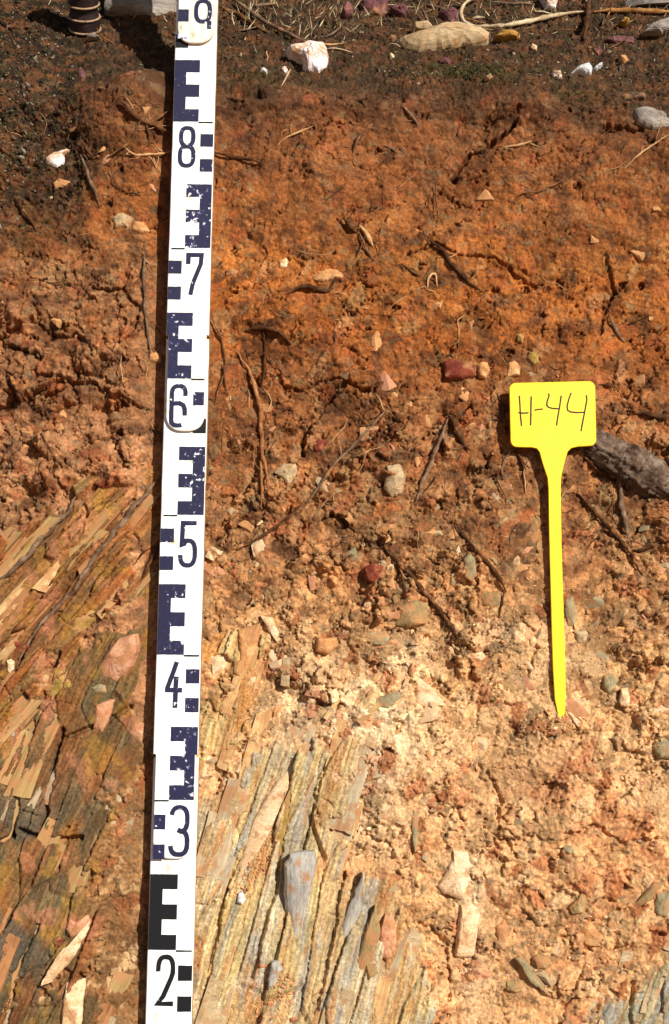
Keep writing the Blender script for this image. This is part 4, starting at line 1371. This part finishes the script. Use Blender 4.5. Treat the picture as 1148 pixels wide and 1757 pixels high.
root([[(1062, 822, 5), (1068, 860, 6), (1075, 900, 6.5), (1079, 938, 4)]], 'grey', 'straight stick standing under the grey log', cat='stick', name='stick')
root([[(876, 776, 2), (866, 790, 2.5), (862, 808, 2.5), (864, 824, 1.5)]], 'grey', 'thin curved root below the left corner of the label')
root([[(884, 774, 3), (894, 790, 4), (900, 806, 3.5), (894, 824, 2)]], 'dark', 'short dark root just left of the label neck')
root([[(852, 676, 2), (862, 700, 2.5), (868, 724, 2)]], 'dark', 'thin dark root touching the left side of the label')
root([[(1076, 712, 3), (1100, 710, 4), (1130, 716, 4.5), (1156, 720, 4)]], 'dark', 'dark root running to the right edge above the log')
root([[(1042, 534, 2), (1050, 554, 4), (1060, 572, 4), (1072, 588, 2)], [(1050, 574, 2), (1068, 576, 2)]], 'grey', 'small broken root above the right corner of the label')
root([[(1024, 660, 2), (1042, 658, 3), (1062, 660, 2)]], 'dark', 'thin dark root right of the label top')
root([[(1046, 748, 3), (1046, 748, 3)][:0] or [(988, 772, 3), (1010, 792, 4), (1036, 812, 4), (1062, 826, 3)]], 'dark', 'dark root along the lower edge of the log', lift=0.2)
# the grey log
LOG = bmesh.new()
tube(LOG, [(940, 722, 8), (962, 734, 18), (1002, 754, 27), (1040, 776, 31), (1080, 800, 34), (1120, 822, 36), (1180, 850, 38)], 911, 26, lifts=(-0.6, 0.05), knob=0.05, wander=0.03, smooth=10)
mid = hit(1090, 800)[0]
bmesh.ops.subdivide_edges(LOG, edges=LOG.edges[:], cuts=2, use_grid_fill=True)
P = np.array([v.co[:] for v in LOG.verts])
ax_d = (P[-1] - P[0]) / np.linalg.norm(P[-1] - P[0])
al = (P - P[0]) @ ax_d
ac = (P - P[0]) - al[:, None] * ax_d
ang_ = np.arctan2(ac[:, 2], ac[:, 1])
dsp = 0.0016 * fbm(al * 40, ang_ * 4, 401, 4) + 0.0022 * np.abs(fbm(al * 14, ang_ * 9, 402, 3)) - 0.0030 * sst(0.07, 0, np.abs(fbm(al * 16, ang_ * 3.2, 403, 3)))
LOG.normal_update()
for v, d in zip(LOG.verts, dsp):
    v.co += v.normal * float(d)
bmesh.ops.translate(LOG, verts=LOG.verts[:], vec=-mid)
log = link('log', bm_mesh(LOG, 'log', True), WOOD['log'])
log.location = mid
tag(log, 'thick weathered grey log jutting from the soil behind the yellow label', 'log')

# twigs and litter on the ground surface
root([[(846, -8, 4), (822, -4, 4), (802, 2, 4), (792, 16, 4), (792, 30, 4), (802, 42, 4), (826, 46, 4), (862, 44, 4.5), (908, 36, 5), (956, 26, 5), (1006, 19, 5)]], 'straw', 'pale looped twig curling on the ground at the top', cat='twig', name='twig', lift=2.2, wander=0.1)
root([[(1018, 20, 5), (1060, 18, 5.5), (1104, 19, 5.5), (1160, 20, 5)]], 'brown', 'brown stick lying level in the top right corner', cat='stick', name='stick', lift=1.6, wander=0.1)
root([[(1012, -14, 6), (1008, 12, 5.5), (1006, 40, 5), (1004, 66, 4)]], 'dark', 'dark upright stem crossing the twig at upper right', cat='stem', name='stem', lift=2.8)
root([[(392, -8, 4), (420, 12, 4), (456, 38, 4.5), (500, 60, 4), (530, 75, 3.5)]], 'grey', 'straight grey stick leading down to the quartz lump', cat='stick', name='stick', lift=2.4, wander=0.1)
root([[(370, 8, 4), (402, 22, 5), (434, 42, 4.5), (462, 58, 3)]], 'root', 'brown stick half buried beside the straight grey stick', cat='stick', name='stick', lift=1.0)
root([[(424, 9, 3), (450, 10, 3.5), (476, 6, 3)]], 'grey', 'short grey twig level at the top right of the staff', cat='twig', name='twig', lift=1.8)
root([[(500, 118, 1.8), (492, 132, 2), (482, 148, 1.6)]], 'straw', 'small pale twig hanging below the quartz lump', cat='twig', name='twig', lift=2)
root([[(732, 6, 2.5), (756, 14, 2.8), (786, 22, 2.6)]], 'grey', 'thin grey twig left of the twig loop', cat='twig', name='twig', lift=2)
root([[(808, 32, 3.2), (820, 30, 4), (832, 30, 3)]], 'straw', 'short white twig inside the loop of the pale twig', cat='twig', name='twig', lift=2.5, wander=0.05)
root([[(838, 4, 2.5), (880, 6, 3), (926, 5, 3)]], 'grey', 'grey twig lying along the top edge over the loop', cat='twig', name='twig', lift=2)
root([[(682, 4, 2), (692, 16, 2.2), (702, 28, 2)]], 'brown', 'thin brown stalk between the two purple stones', cat='twig', name='twig', lift=2.4)
root([[(724, 12, 2), (732, 28, 2.2), (740, 44, 2)]], 'grey', 'thin grey stalk above the flat beige rock', cat='twig', name='twig', lift=2.4)
root([[(1058, -6, 2), (1048, 16, 2), (1036, 40, 2), (1020, 66, 1.6)]], 'dark', 'thin dark stalk right of the upright stem', cat='twig', name='twig', lift=2.4)

# loose twigs in the litter, nothing tells one from the next
rt = random.Random(77)
TL = {}
for k in range(34):
    x, y = rt.uniform(385, 1140), rt.uniform(-4, 92)
    if rt.random() < .25:
        x, y = rt.uniform(0, 290), rt.uniform(0, 60)
    a, L = rt.gauss(0, .7), rt.uniform(25, 80)
    rr = rt.uniform(1.0, 2.4)
    P3 = [(x + math.cos(a) * L * t + rt.gauss(0, 2.5), y + math.sin(a) * L * .55 * t + rt.gauss(0, 1.5), rr * (1.1 - .4 * t)) for t in (0, .35, .7, 1)]
    mt = rt.choice(['straw', 'brown', 'grey', 'dark', 'root', 'pale'])
    ZN = 'left of the staff' if x < 300 else 'between the staff and the white quartz' if x < 520 else 'above the quartz and purple stones' if x < 680 else 'near the flat beige rock' if x < 800 else 'beside the looped twig' if x < 960 else 'in the top right corner litter'
    CN = {'straw': 'straw coloured', 'brown': 'yellow brown', 'grey': 'grey', 'dark': 'dark brown', 'root': 'dull brown', 'pale': 'pale tan'}[mt]
    SN = 'long' if L > 60 else 'short' if L < 40 else 'mid length'
    o = root([P3], mt, '%s %s loose twig %s' % (SN, CN, ZN), cat='twig', name='twig', sides=6, lift=2.0, wander=0.3)
    TL.setdefault(o['label'], []).append((x, o))
    o['group'] = 'loose twigs in the surface litter'

for lab, lst in TL.items():
    lst.sort(key=lambda q: q[0])
    for (x, o), w_ in zip(lst, ('left', 'right') if len(lst) == 2 else ('leftmost', 'middle', 'rightmost')):
        if len(lst) > 1:
            o['label'] = lab + ', the ' + w_ + ' one'
# ringed dark pipe in the top left corner
def ringed_pipe():
    a, _ = hit(146, 52)
    ax_ = (CUP * 0.75 - FWD * 0.6 + RGT * 0.05).normalized()
    a = a - ax_ * 0.004
    q = ax_.to_track_quat('Z', 'Y')
    t = empty('ringed_pipe', a)
    t.rotation_mode = 'QUATERNION'
    t.rotation_quaternion = q
    bpy.context.view_layer.update()
    tag(t, 'dark ringed pipe end with pale rims in the top left corner', 'pipe')
    pm_ = mat_rock('dark_rubber', [(22, 14, 14), (40, 26, 24), (60, 40, 36)], 120, rough=0.5, spec=0.4)
    rm_ = mat_rock('pale_rim', [(120, 92, 66), (166, 136, 102), (60, 40, 34)], 90, rough=0.6)
    rr = 27 * MPP * 1.1
    prof = []
    Lp = 0.075
    for i in range(61):
        z = Lp * i / 60
        prof.append((rr * (0.90 + 0.10 * abs(math.sin(z / 0.0105 * math.pi / 2 * 1.0))), z))
    bm = bmesh.new()
    rings = [[bm.verts.new((r * math.cos(6.2832 * k / 32), r * math.sin(6.2832 * k / 32), z)) for k in range(32)] for r, z in prof]
    for i in range(len(rings) - 1):
        for k in range(32):
            bm.faces.new((rings[i][k], rings[i][(k + 1) % 32], rings[i + 1][(k + 1) % 32], rings[i + 1][k]))
    bm.faces.new(rings[0][::-1])
    bm.faces.new(rings[-1])
    staff_child('pipe_wall', bm_mesh(bm, 'pipe_wall', True), pm_, t)
    for j in range(5):
        bm = bmesh.new()
        z = 0.0052 + j * 0.0105
        rg = []
        for k in range(40):
            c, s_ = math.cos(6.2832 * k / 40), math.sin(6.2832 * k / 40)
            rg.append([bm.verts.new(((rr * 1.01 + 0.0009 * math.cos(u)) * c, (rr * 1.01 + 0.0009 * math.cos(u)) * s_, z + 0.0009 * math.sin(u))) for u in (6.2832 * m_ / 6 for m_ in range(6))])
        for k in range(40):
            for m_ in range(6):
                bm.faces.new((rg[k][m_], rg[(k + 1) % 40][m_], rg[(k + 1) % 40][(m_ + 1) % 6], rg[k][(m_ + 1) % 6]))
        staff_child('ring', bm_mesh(bm, 'ring', True), rm_, t)


ringed_pipe()

# ------------------------------------------------------------------ slate slabs standing proud of the beds (pieces of the bank)
def slab_mesh(seed, ln, wd, th):
    """a flat splinter of slate: one cleavage face with a few small steps, ragged ends, edges dipping into the bed"""
    rng = random.Random(seed)
    nc, nl = max(3, int(wd / 5)), 4
    bm = bmesh.new()
    st = rng.randrange(1, nc)
    ends = [(rng.uniform(.75, 1.0), rng.uniform(.75, 1.0))]
    sl = (rng.uniform(-.12, .12) / nc * 2, rng.uniform(-.12, .12) / nc * 2)
    for _ in range(nc):
        a, b = ends[-1]
        ends.append((min(1.05, max(.6, a + sl[0] + rng.uniform(-.025, .025))), min(1.05, max(.6, b + sl[1] + rng.uniform(-.025, .025)))))
    bow, tw = rng.uniform(-.06, .06), rng.uniform(-.5, .5)
    nar = rng.uniform(.7, 1.05)
    G = []
    for c in range(nc + 1):
        u = c / nc - .5
        e = 0 < c < nc
        row = []
        for i in range(nl + 1):
            t = i / nl
            y = -ln / 2 * ends[c][0] + (ln / 2) * (ends[c][0] + ends[c][1]) * t
            x = wd * u * (1 + (nar - 1) * t) + bow * wd * math.sin(3.14 * t) + rng.uniform(-.04, .04) * wd
            z = th * (.55 + tw * u + (.25 if c >= st else 0)) * (1 if (e and 0 < i < nl) else rng.uniform(.15, .7)) + rng.uniform(-.06, .06) * th
            row.append(bm.verts.new((x * MPP, y * MPP, z * MPP)))
        G.append(row)
    for c in range(nc):
        for i in range(nl):
            bm.faces.new((G[c][i], G[c + 1][i], G[c + 1][i + 1], G[c][i + 1]))
    rim = [r[0] for r in G] + G[-1][1:] + [r[-1] for r in G[-2::-1]] + G[0][-2:0:-1]
    low = [bm.verts.new((v.co.x * 1.03, v.co.y * 1.01, -10 * MPP)) for v in rim]
    for i in range(len(rim)):
        j = (i + 1) % len(rim)
        bm.faces.new((rim[i], rim[j], low[j], low[i]))
    return bm_mesh(bm, 'slate_slab')


def in_poly(x, y, pts):
    c = False
    for i in range(len(pts)):
        (ax, ay), (bx, by) = pts[i], pts[i - 1]
        if (ay > y) != (by > y) and x < (bx - ax) * (y - ay) / (by - ay) + ax:
            c = not c
    return c


rs = random.Random(55)
KEEP = [(512, 1545, 50, 150), (470, 1670, 40, 90), (452, 1420, 60, 120), (602, 1562, 40, 110), (198, 1150, 60, 110), (126, 1640, 60, 110), (140, 1070, 50, 90), (105, 1176, 50, 60)]
soil_mw = soil.matrix_world.inverted()
SLABS = {}
for key, mats in {'left': ['slab2', 'slab3', 'slab1'], 'low': ['slab2', 'slab3', 'slab4'], 'mid': ['slab1', 'slab4', 'beige'], 'mid2': ['slab1', 'cream'], 'corner': ['slab4', 'beige']}.items():
    lw = {'left': (80, 190, 10, 26), 'low': (60, 150, 18, 42), 'mid': (110, 240, 22, 56), 'mid2': (60, 140, 10, 24), 'corner': (60, 130, 14, 34)}[key]
    for mt in sorted(set(mats)):
        for k in range(5):
            me = slab_mesh(rs.random() * 1e6, rs.uniform(lw[0], lw[1]), rs.uniform(lw[2], lw[3]), rs.uniform(1.0, 4))
            me.materials.append(ROCK[mt])
            SLABS.setdefault(key, []).append(me)
for key, cnt in {'left': 34, 'low': 26, 'mid': 30, 'mid2': 9, 'corner': 12}.items():
    pts = SLATE[key]
    x0, x1 = min(p[0] for p in pts), max(p[0] for p in pts)
    y0, y1 = min(p[1] for p in pts), max(p[1] for p in pts)
    k = 0
    while k < cnt:
        x, y = rs.uniform(x0, x1), rs.uniform(y0, y1)
        if not in_poly(x, y, pts) or y > 1800 or x < -20 or x > 1170 or any(abs(x - qx) < qa and abs(y - qy) < qb for qx, qy, qa, qb in KEEP):
            continue
        k += 1
        loc, _ = hit(x, y)
        o = bpy.data.objects.new('slate_slab', rs.choice(SLABS[key]))
        COL.objects.link(o)
        sc_ = rs.uniform(0.6, 1.15)
        m = (BANK @ Matrix.Rotation(SANG[key] - math.pi / 2 + rs.uniform(-.05, .05), 3, 'Z') @ Matrix.Rotation(rs.uniform(-.25, .12), 3, 'Y') @ Matrix.Rotation(rs.uniform(-.05, .05), 3, 'X')).to_4x4()
        m.translation = loc + EN * (rs.uniform(-5.5, -1.5) * MPP)
        o.matrix_world = m @ Matrix.Diagonal((sc_, sc_, sc_, 1))
        o.parent = soil

# pale splinters crumbling off the upper right end of the beds
for k in range(46):
    x = rs.uniform(480, 770)
    y = 1200 + (x - 480) * .55 + rs.gauss(0, 70)
    if in_poly(x, y, SLATE['mid']) and rs.random() < .6:
        continue
    loc, _ = hit(x, y)
    o = bpy.data.objects.new('slate_slab', rs.choice(SLABS['mid2'] + SLABS['corner']))
    COL.objects.link(o)
    sc_ = rs.uniform(0.2, 0.5)
    m = (BANK @ Matrix.Rotation(ANG['mid'] - math.pi / 2 + rs.gauss(0, .35), 3, 'Z') @ Matrix.Rotation(rs.uniform(-.4, .2), 3, 'Y')).to_4x4()
    m.translation = loc - EN * (1 * MPP)
    o.matrix_world = m @ Matrix.Diagonal((sc_ * 1.3, sc_, sc_, 1))
    o.parent = soil

# ------------------------------------------------------------------ stones and crumbs in the soil (pieces of the bank), then the uncountable rest
def chip_mesh(seed, flat=0.55, n=11):
    rng = random.Random(seed)
    bm = bmesh.new()
    for _ in range(n):
        v = Vector((rng.gauss(0, 1), rng.gauss(0, 1), rng.gauss(0, 1))).normalized() * rng.uniform(0.75, 1.0)
        bm.verts.new((v.x * rng.uniform(.9, 1.25), v.y * 0.85, v.z * flat))
    r = bmesh.ops.convex_hull(bm, input=bm.verts[:])
    bmesh.ops.delete(bm, geom=[g for g in r['geom_interior'] if isinstance(g, bmesh.types.BMVert)], context='VERTS')
    return bm_mesh(bm, 'stone')


def density(x, y):
    """how many loose stones the soil shows at a point of the face"""
    if y < 150 or (x < 300 and y > 850) or in_poly(x, y, SLATE['mid']) or in_poly(x, y, SLATE['corner']):
        return 0.04
    if x < 300:
        return 0.35 if y > 420 else 0.12
    d = 0.05 if y < 380 else 0.2 if y < 640 else 0.7 if y < 850 else 1.0 if y < 1350 else 0.4
    return d


CHM = []
for k in range(36):
    me = chip_mesh(900 + k, rs.uniform(.25, .5))
    me.materials.append(ROCK[('tan', 'tan', 'beige', 'pink', 'cream', 'green', 'olive', 'tan', 'slab3')[k % 9]])
    CHM.append((me, k % 9))
cnt = 0
STAFFX = lambda y: 333 - 41 * (y - 215) / 1415
while cnt < 298:
    x, y = rs.uniform(-10, 1160), rs.uniform(150, 1760)
    if rs.random() > density(x, y) * (1.3 if math.sin(x / 37 + 2.1 * math.sin(y / 51)) * math.sin(y / 43 + 1.7) > -.1 else .25) or abs(x - STAFFX(y)) < 46 or (abs(x - 955) < 26 and 760 < y < 1240) or (865 < x < 1030 and 645 < y < 770):
        continue
    me, kind = CHM[rs.randrange(36)]
    if kind in (4, 5) and y < 850:
        continue
    if y > 1050 and kind not in (2, 3, 4) and rs.random() < .55:
        continue
    if 370 < y < 640 and kind not in (0, 1, 7, 8):
        continue
    cnt += 1
    loc, nor = hit(x, y)
    sz = min(26, 8.5 * rs.lognormvariate(0.35, 0.42)) * MPP
    o = bpy.data.objects.new('stone', me)
    COL.objects.link(o)
    q = nor.lerp(EN, 0.5).normalized().to_track_quat('Z', 'Y').to_matrix() @ Matrix.Rotation(rs.uniform(0, 6.28), 3, 'Z') @ Matrix.Rotation(rs.uniform(-.5, .5), 3, 'X')
    m = q.to_4x4()
    m.translation = loc - EN * (sz * 0.16)
    o.matrix_world = m @ Matrix.Diagonal((sz, sz * rs.uniform(.7, 1.1), sz, 1))
    o.parent = soil

tmpl = []
for k in range(10):
    me = chip_mesh(1300 + k, rs.uniform(.4, .9), 9)
    me.calc_loop_triangles()
    tmpl.append((np.array([v.co[:] for v in me.vertices]), np.array([t.vertices[:] for t in me.loop_triangles])))
    bpy.data.meshes.remove(me)


def rubble(name, label_mat, n, area, dens, size, cols, sink=0.0):
    V, F, K = [], [], []
    base = 0
    c = 0
    tries = 0
    while c < n and tries < n * 30:
        tries += 1
        x, y = rs.uniform(area[0], area[2]), rs.uniform(area[1], area[3])
        if rs.random() > dens(x, y):
            continue
        c += 1
        loc, nor = hit(x, y)
        sz = size * rs.lognormvariate(0, 0.4) * MPP
        v, f = tmpl[rs.randrange(10)]
        m = np.array(Matrix.Rotation(rs.uniform(0, 6.28), 3, Vector((rs.gauss(0, 1), rs.gauss(0, 1), rs.gauss(0, 1))).normalized()))
        V.append((v * np.array([1, rs.uniform(.6, 1), rs.uniform(.6, 1)])) @ m.T * sz + np.array(loc) - np.array(nor) * sz * sink)
        F.append(f + base)
        base += len(v)
        col = np.array(cols(x, y)) * rs.uniform(.82, 1.15)
        K.append(np.tile(col, (len(v), 1)))
    o = link(name, mesh_np(name, np.concatenate(V), np.concatenate(F), np.clip(np.concatenate(K), 5, 250)), TINT)
    tag(o, kind='stuff')
    return o


# colour of the face itself, so that crumbs are made of the soil they lie on
CS = CC[::6, ::6]
xs_, ys_ = XX[0, ::6], YY[::6, 0]


def face_col(x, y):
    i = int(np.clip(np.searchsorted(-ys_, -y), 0, len(ys_) - 1))
    j = int(np.clip(np.searchsorted(xs_, x), 0, len(xs_) - 1))
    c = CS[i, j] * 1.04
    t = rs.random()
    if t < 0.12 and y > 700:
        c = 0.5 * c + 0.5 * np.array((206, 176, 132))
    elif t < 0.18:
        c = 0.5 * c + 0.5 * np.array((168, 84, 48))
    elif t < 0.24:
        c = 0.5 * c + 0.5 * np.array((140, 116, 84))
    return c


def crumb_d(x, y):
    if abs(x - STAFFX(y)) < 42 or (abs(x - 955) < 20 and 760 < y < 1235) or (870 < x < 1030 and 645 < y < 770):
        return 0.0
    if in_poly(x, y, SLATE['mid']) or in_poly(x, y, SLATE['corner']) or in_poly(x, y, SLATE['left']) or in_poly(x, y, SLATE['low']):
        return 0.05
    return density(x, y) + 0.02


rubble('gravel', None, 4200, (-30, 140, 1180, 1790), crumb_d, 3.0, face_col, 0.1)
rubble('loose_crumbs', None, 170, (915, 1205, 1015, 1262), lambda x, y: 1.0 if math.hypot((x - 964) / 46, (y - 1237) / 20) < 1 and y > 1224 - abs(x - 964) * .3 else 0.0, 4.4, lambda x, y: rs.choice([(196, 148, 98), (182, 132, 84), (212, 172, 124), (168, 112, 70)]), 0.1)
# two pockets of reddish fine gravel
rubble('red_gravel', None, 300, (425, 1640, 520, 1765), lambda x, y: 1.0 if math.hypot((x - 470) / 42, (y - 1710) / 60) < 1 else 0.0, 4.2, lambda x, y: rs.choice([(190, 130, 86), (206, 150, 104), (172, 108, 70)]), 0.3)
rubble('orange_gravel', None, 420, (395, 1420, 490, 1540), lambda x, y: 1.0 if abs((x - 440) + (y - 1480) * 0.55) < 24 else 0.0, 3.4, lambda x, y: rs.choice([(186, 126, 80), (200, 146, 98), (170, 108, 68)]), 0.3)

# crumbly humus, grit and litter on the ground surface and over the mossy corner
LIT = [(58, 42, 29), (78, 55, 37), (98, 70, 46), (48, 36, 26), (150, 126, 96), (70, 60, 50), (96, 58, 38), (50, 42, 30), (110, 98, 84)]
rubble('litter', None, 3600, (-30, -60, 1180, 160), lambda x, y: 1.0 if y < 100 + 45 * (x > 650) - 70 * (140 < x < 300) else 0.06, 3.6, lambda x, y: rs.choice(LIT), 0.0)
rubble('lichen_crumbs', None, 1800, (-30, 20, 150, 400), lambda x, y: max(0.0, 1.2 - x / 130) * (1 if y < 300 else .3), 3.4, lambda x, y: rs.choice([(38, 34, 22), (56, 50, 34), (72, 70, 44), (52, 38, 26), (120, 112, 92), (96, 60, 34)]), 0.0)


def blades(name, n, spots, cols, ln, wd):
    V, F, K = [], [], []
    b = 0
    for _ in range(n):
        cx, cy, rx, ry = rs.choice(spots)
        x, y = rs.gauss(cx, rx), rs.gauss(cy, ry)
        loc, nor = hit(x, y)
        L = ln * rs.uniform(.5, 1.3) * MPP
        d = (nor * rs.uniform(.2, 1) + Vector((rs.gauss(0, .6), rs.gauss(0, .6), rs.gauss(.3, .5)))).normalized()
        s_ = d.cross(Vector((rs.gauss(0, 1), rs.gauss(0, 1), rs.gauss(0, 1)))).normalized() * wd * MPP
        e = d.cross(s_).normalized() * wd * MPP * .6
        V += [loc - s_ - nor * 1e-3, loc + s_ - nor * 1e-3, loc + e, loc + d * L]
        F += [(b, b + 1, b + 3), (b + 1, b + 2, b + 3), (b + 2, b, b + 3)]
        b += 4
        c = np.array(rs.choice(cols)) * rs.uniform(.8, 1.2)
        K += [c] * 4
    o = link(name, mesh_np(name, np.array([v[:] for v in V]), np.array(F), np.clip(np.array(K), 4, 250)), TINT)
    tag(o, kind='stuff')


blades('moss', 2000, [(800, 126, 45, 7), (800, 126, 45, 7), (850, 122, 50, 8), (760, 120, 40, 7), (910, 100, 60, 20), (440, 130, 25, 8), (985, 160, 40, 8), (60, 90, 60, 60)],
       [(58, 62, 24), (76, 78, 30), (46, 46, 20), (72, 62, 30)], 6, 1.3)
blades('dry_straw', 700, [(700, 20, 260, 16), (900, 40, 200, 20), (500, 30, 80, 20), (330, 20, 200, 12)], [(150, 128, 92), (112, 88, 60), (186, 168, 132), (76, 60, 46)], 26, 1.2)

# hair roots all over the face (pieces of the bank)
SPOTS = [(440, 640, 60, 90), (620, 760, 90, 80), (760, 760, 60, 90), (240, 230, 60, 50), (700, 960, 80, 70), (620, 440, 120, 70), (900, 780, 60, 60), (1060, 900, 60, 60), (420, 930, 40, 30), (900, 330, 140, 90), (1040, 600, 80, 60), (250, 560, 25, 120)]
for k in range(290):
    if k % 3 == 0:
        x, y = rs.uniform(0, 1140), rs.uniform(170, 950)
    else:
        c_ = rs.choice(SPOTS)
        x, y = rs.gauss(c_[0], c_[2]), rs.gauss(c_[1], c_[3])
    if abs(x - STAFFX(y)) < 46 or (860 < x < 1035 and 630 < y < 780) or (x < 300 and y > 840) or y < 160:
        continue
    L, a = rs.uniform(18, 80), rs.gauss(math.pi / 2, 0.9)
    pl, sub_ = [], []
    r0 = rs.choice([.6, .8, 1.0, 1.6])
    for i in range(5):
        pl.append((x, y, r0 * (1.1 - .15 * i)))
        if i in (1, 3) and rs.random() < .6:
            b_ = a + rs.choice((-1, 1)) * rs.uniform(.4, 1.1)
            sub_.append([(x, y, r0 * .6), (x + 9 * math.cos(b_), y + 9 * math.sin(b_), r0 * .5), (x + 20 * math.cos(b_ + .3), y + 20 * math.sin(b_ + .3), .45)])
        a += rs.gauss(0, .4)
        x += math.cos(a) * L / 4
        y += math.sin(a) * L / 4
    root([pl] + sub_, rs.choice(['dark', 'dark', 'root', 'root', 'pale']), None, name='rootlet', sides=5, parent=soil, lift=1.0, wander=0.8)
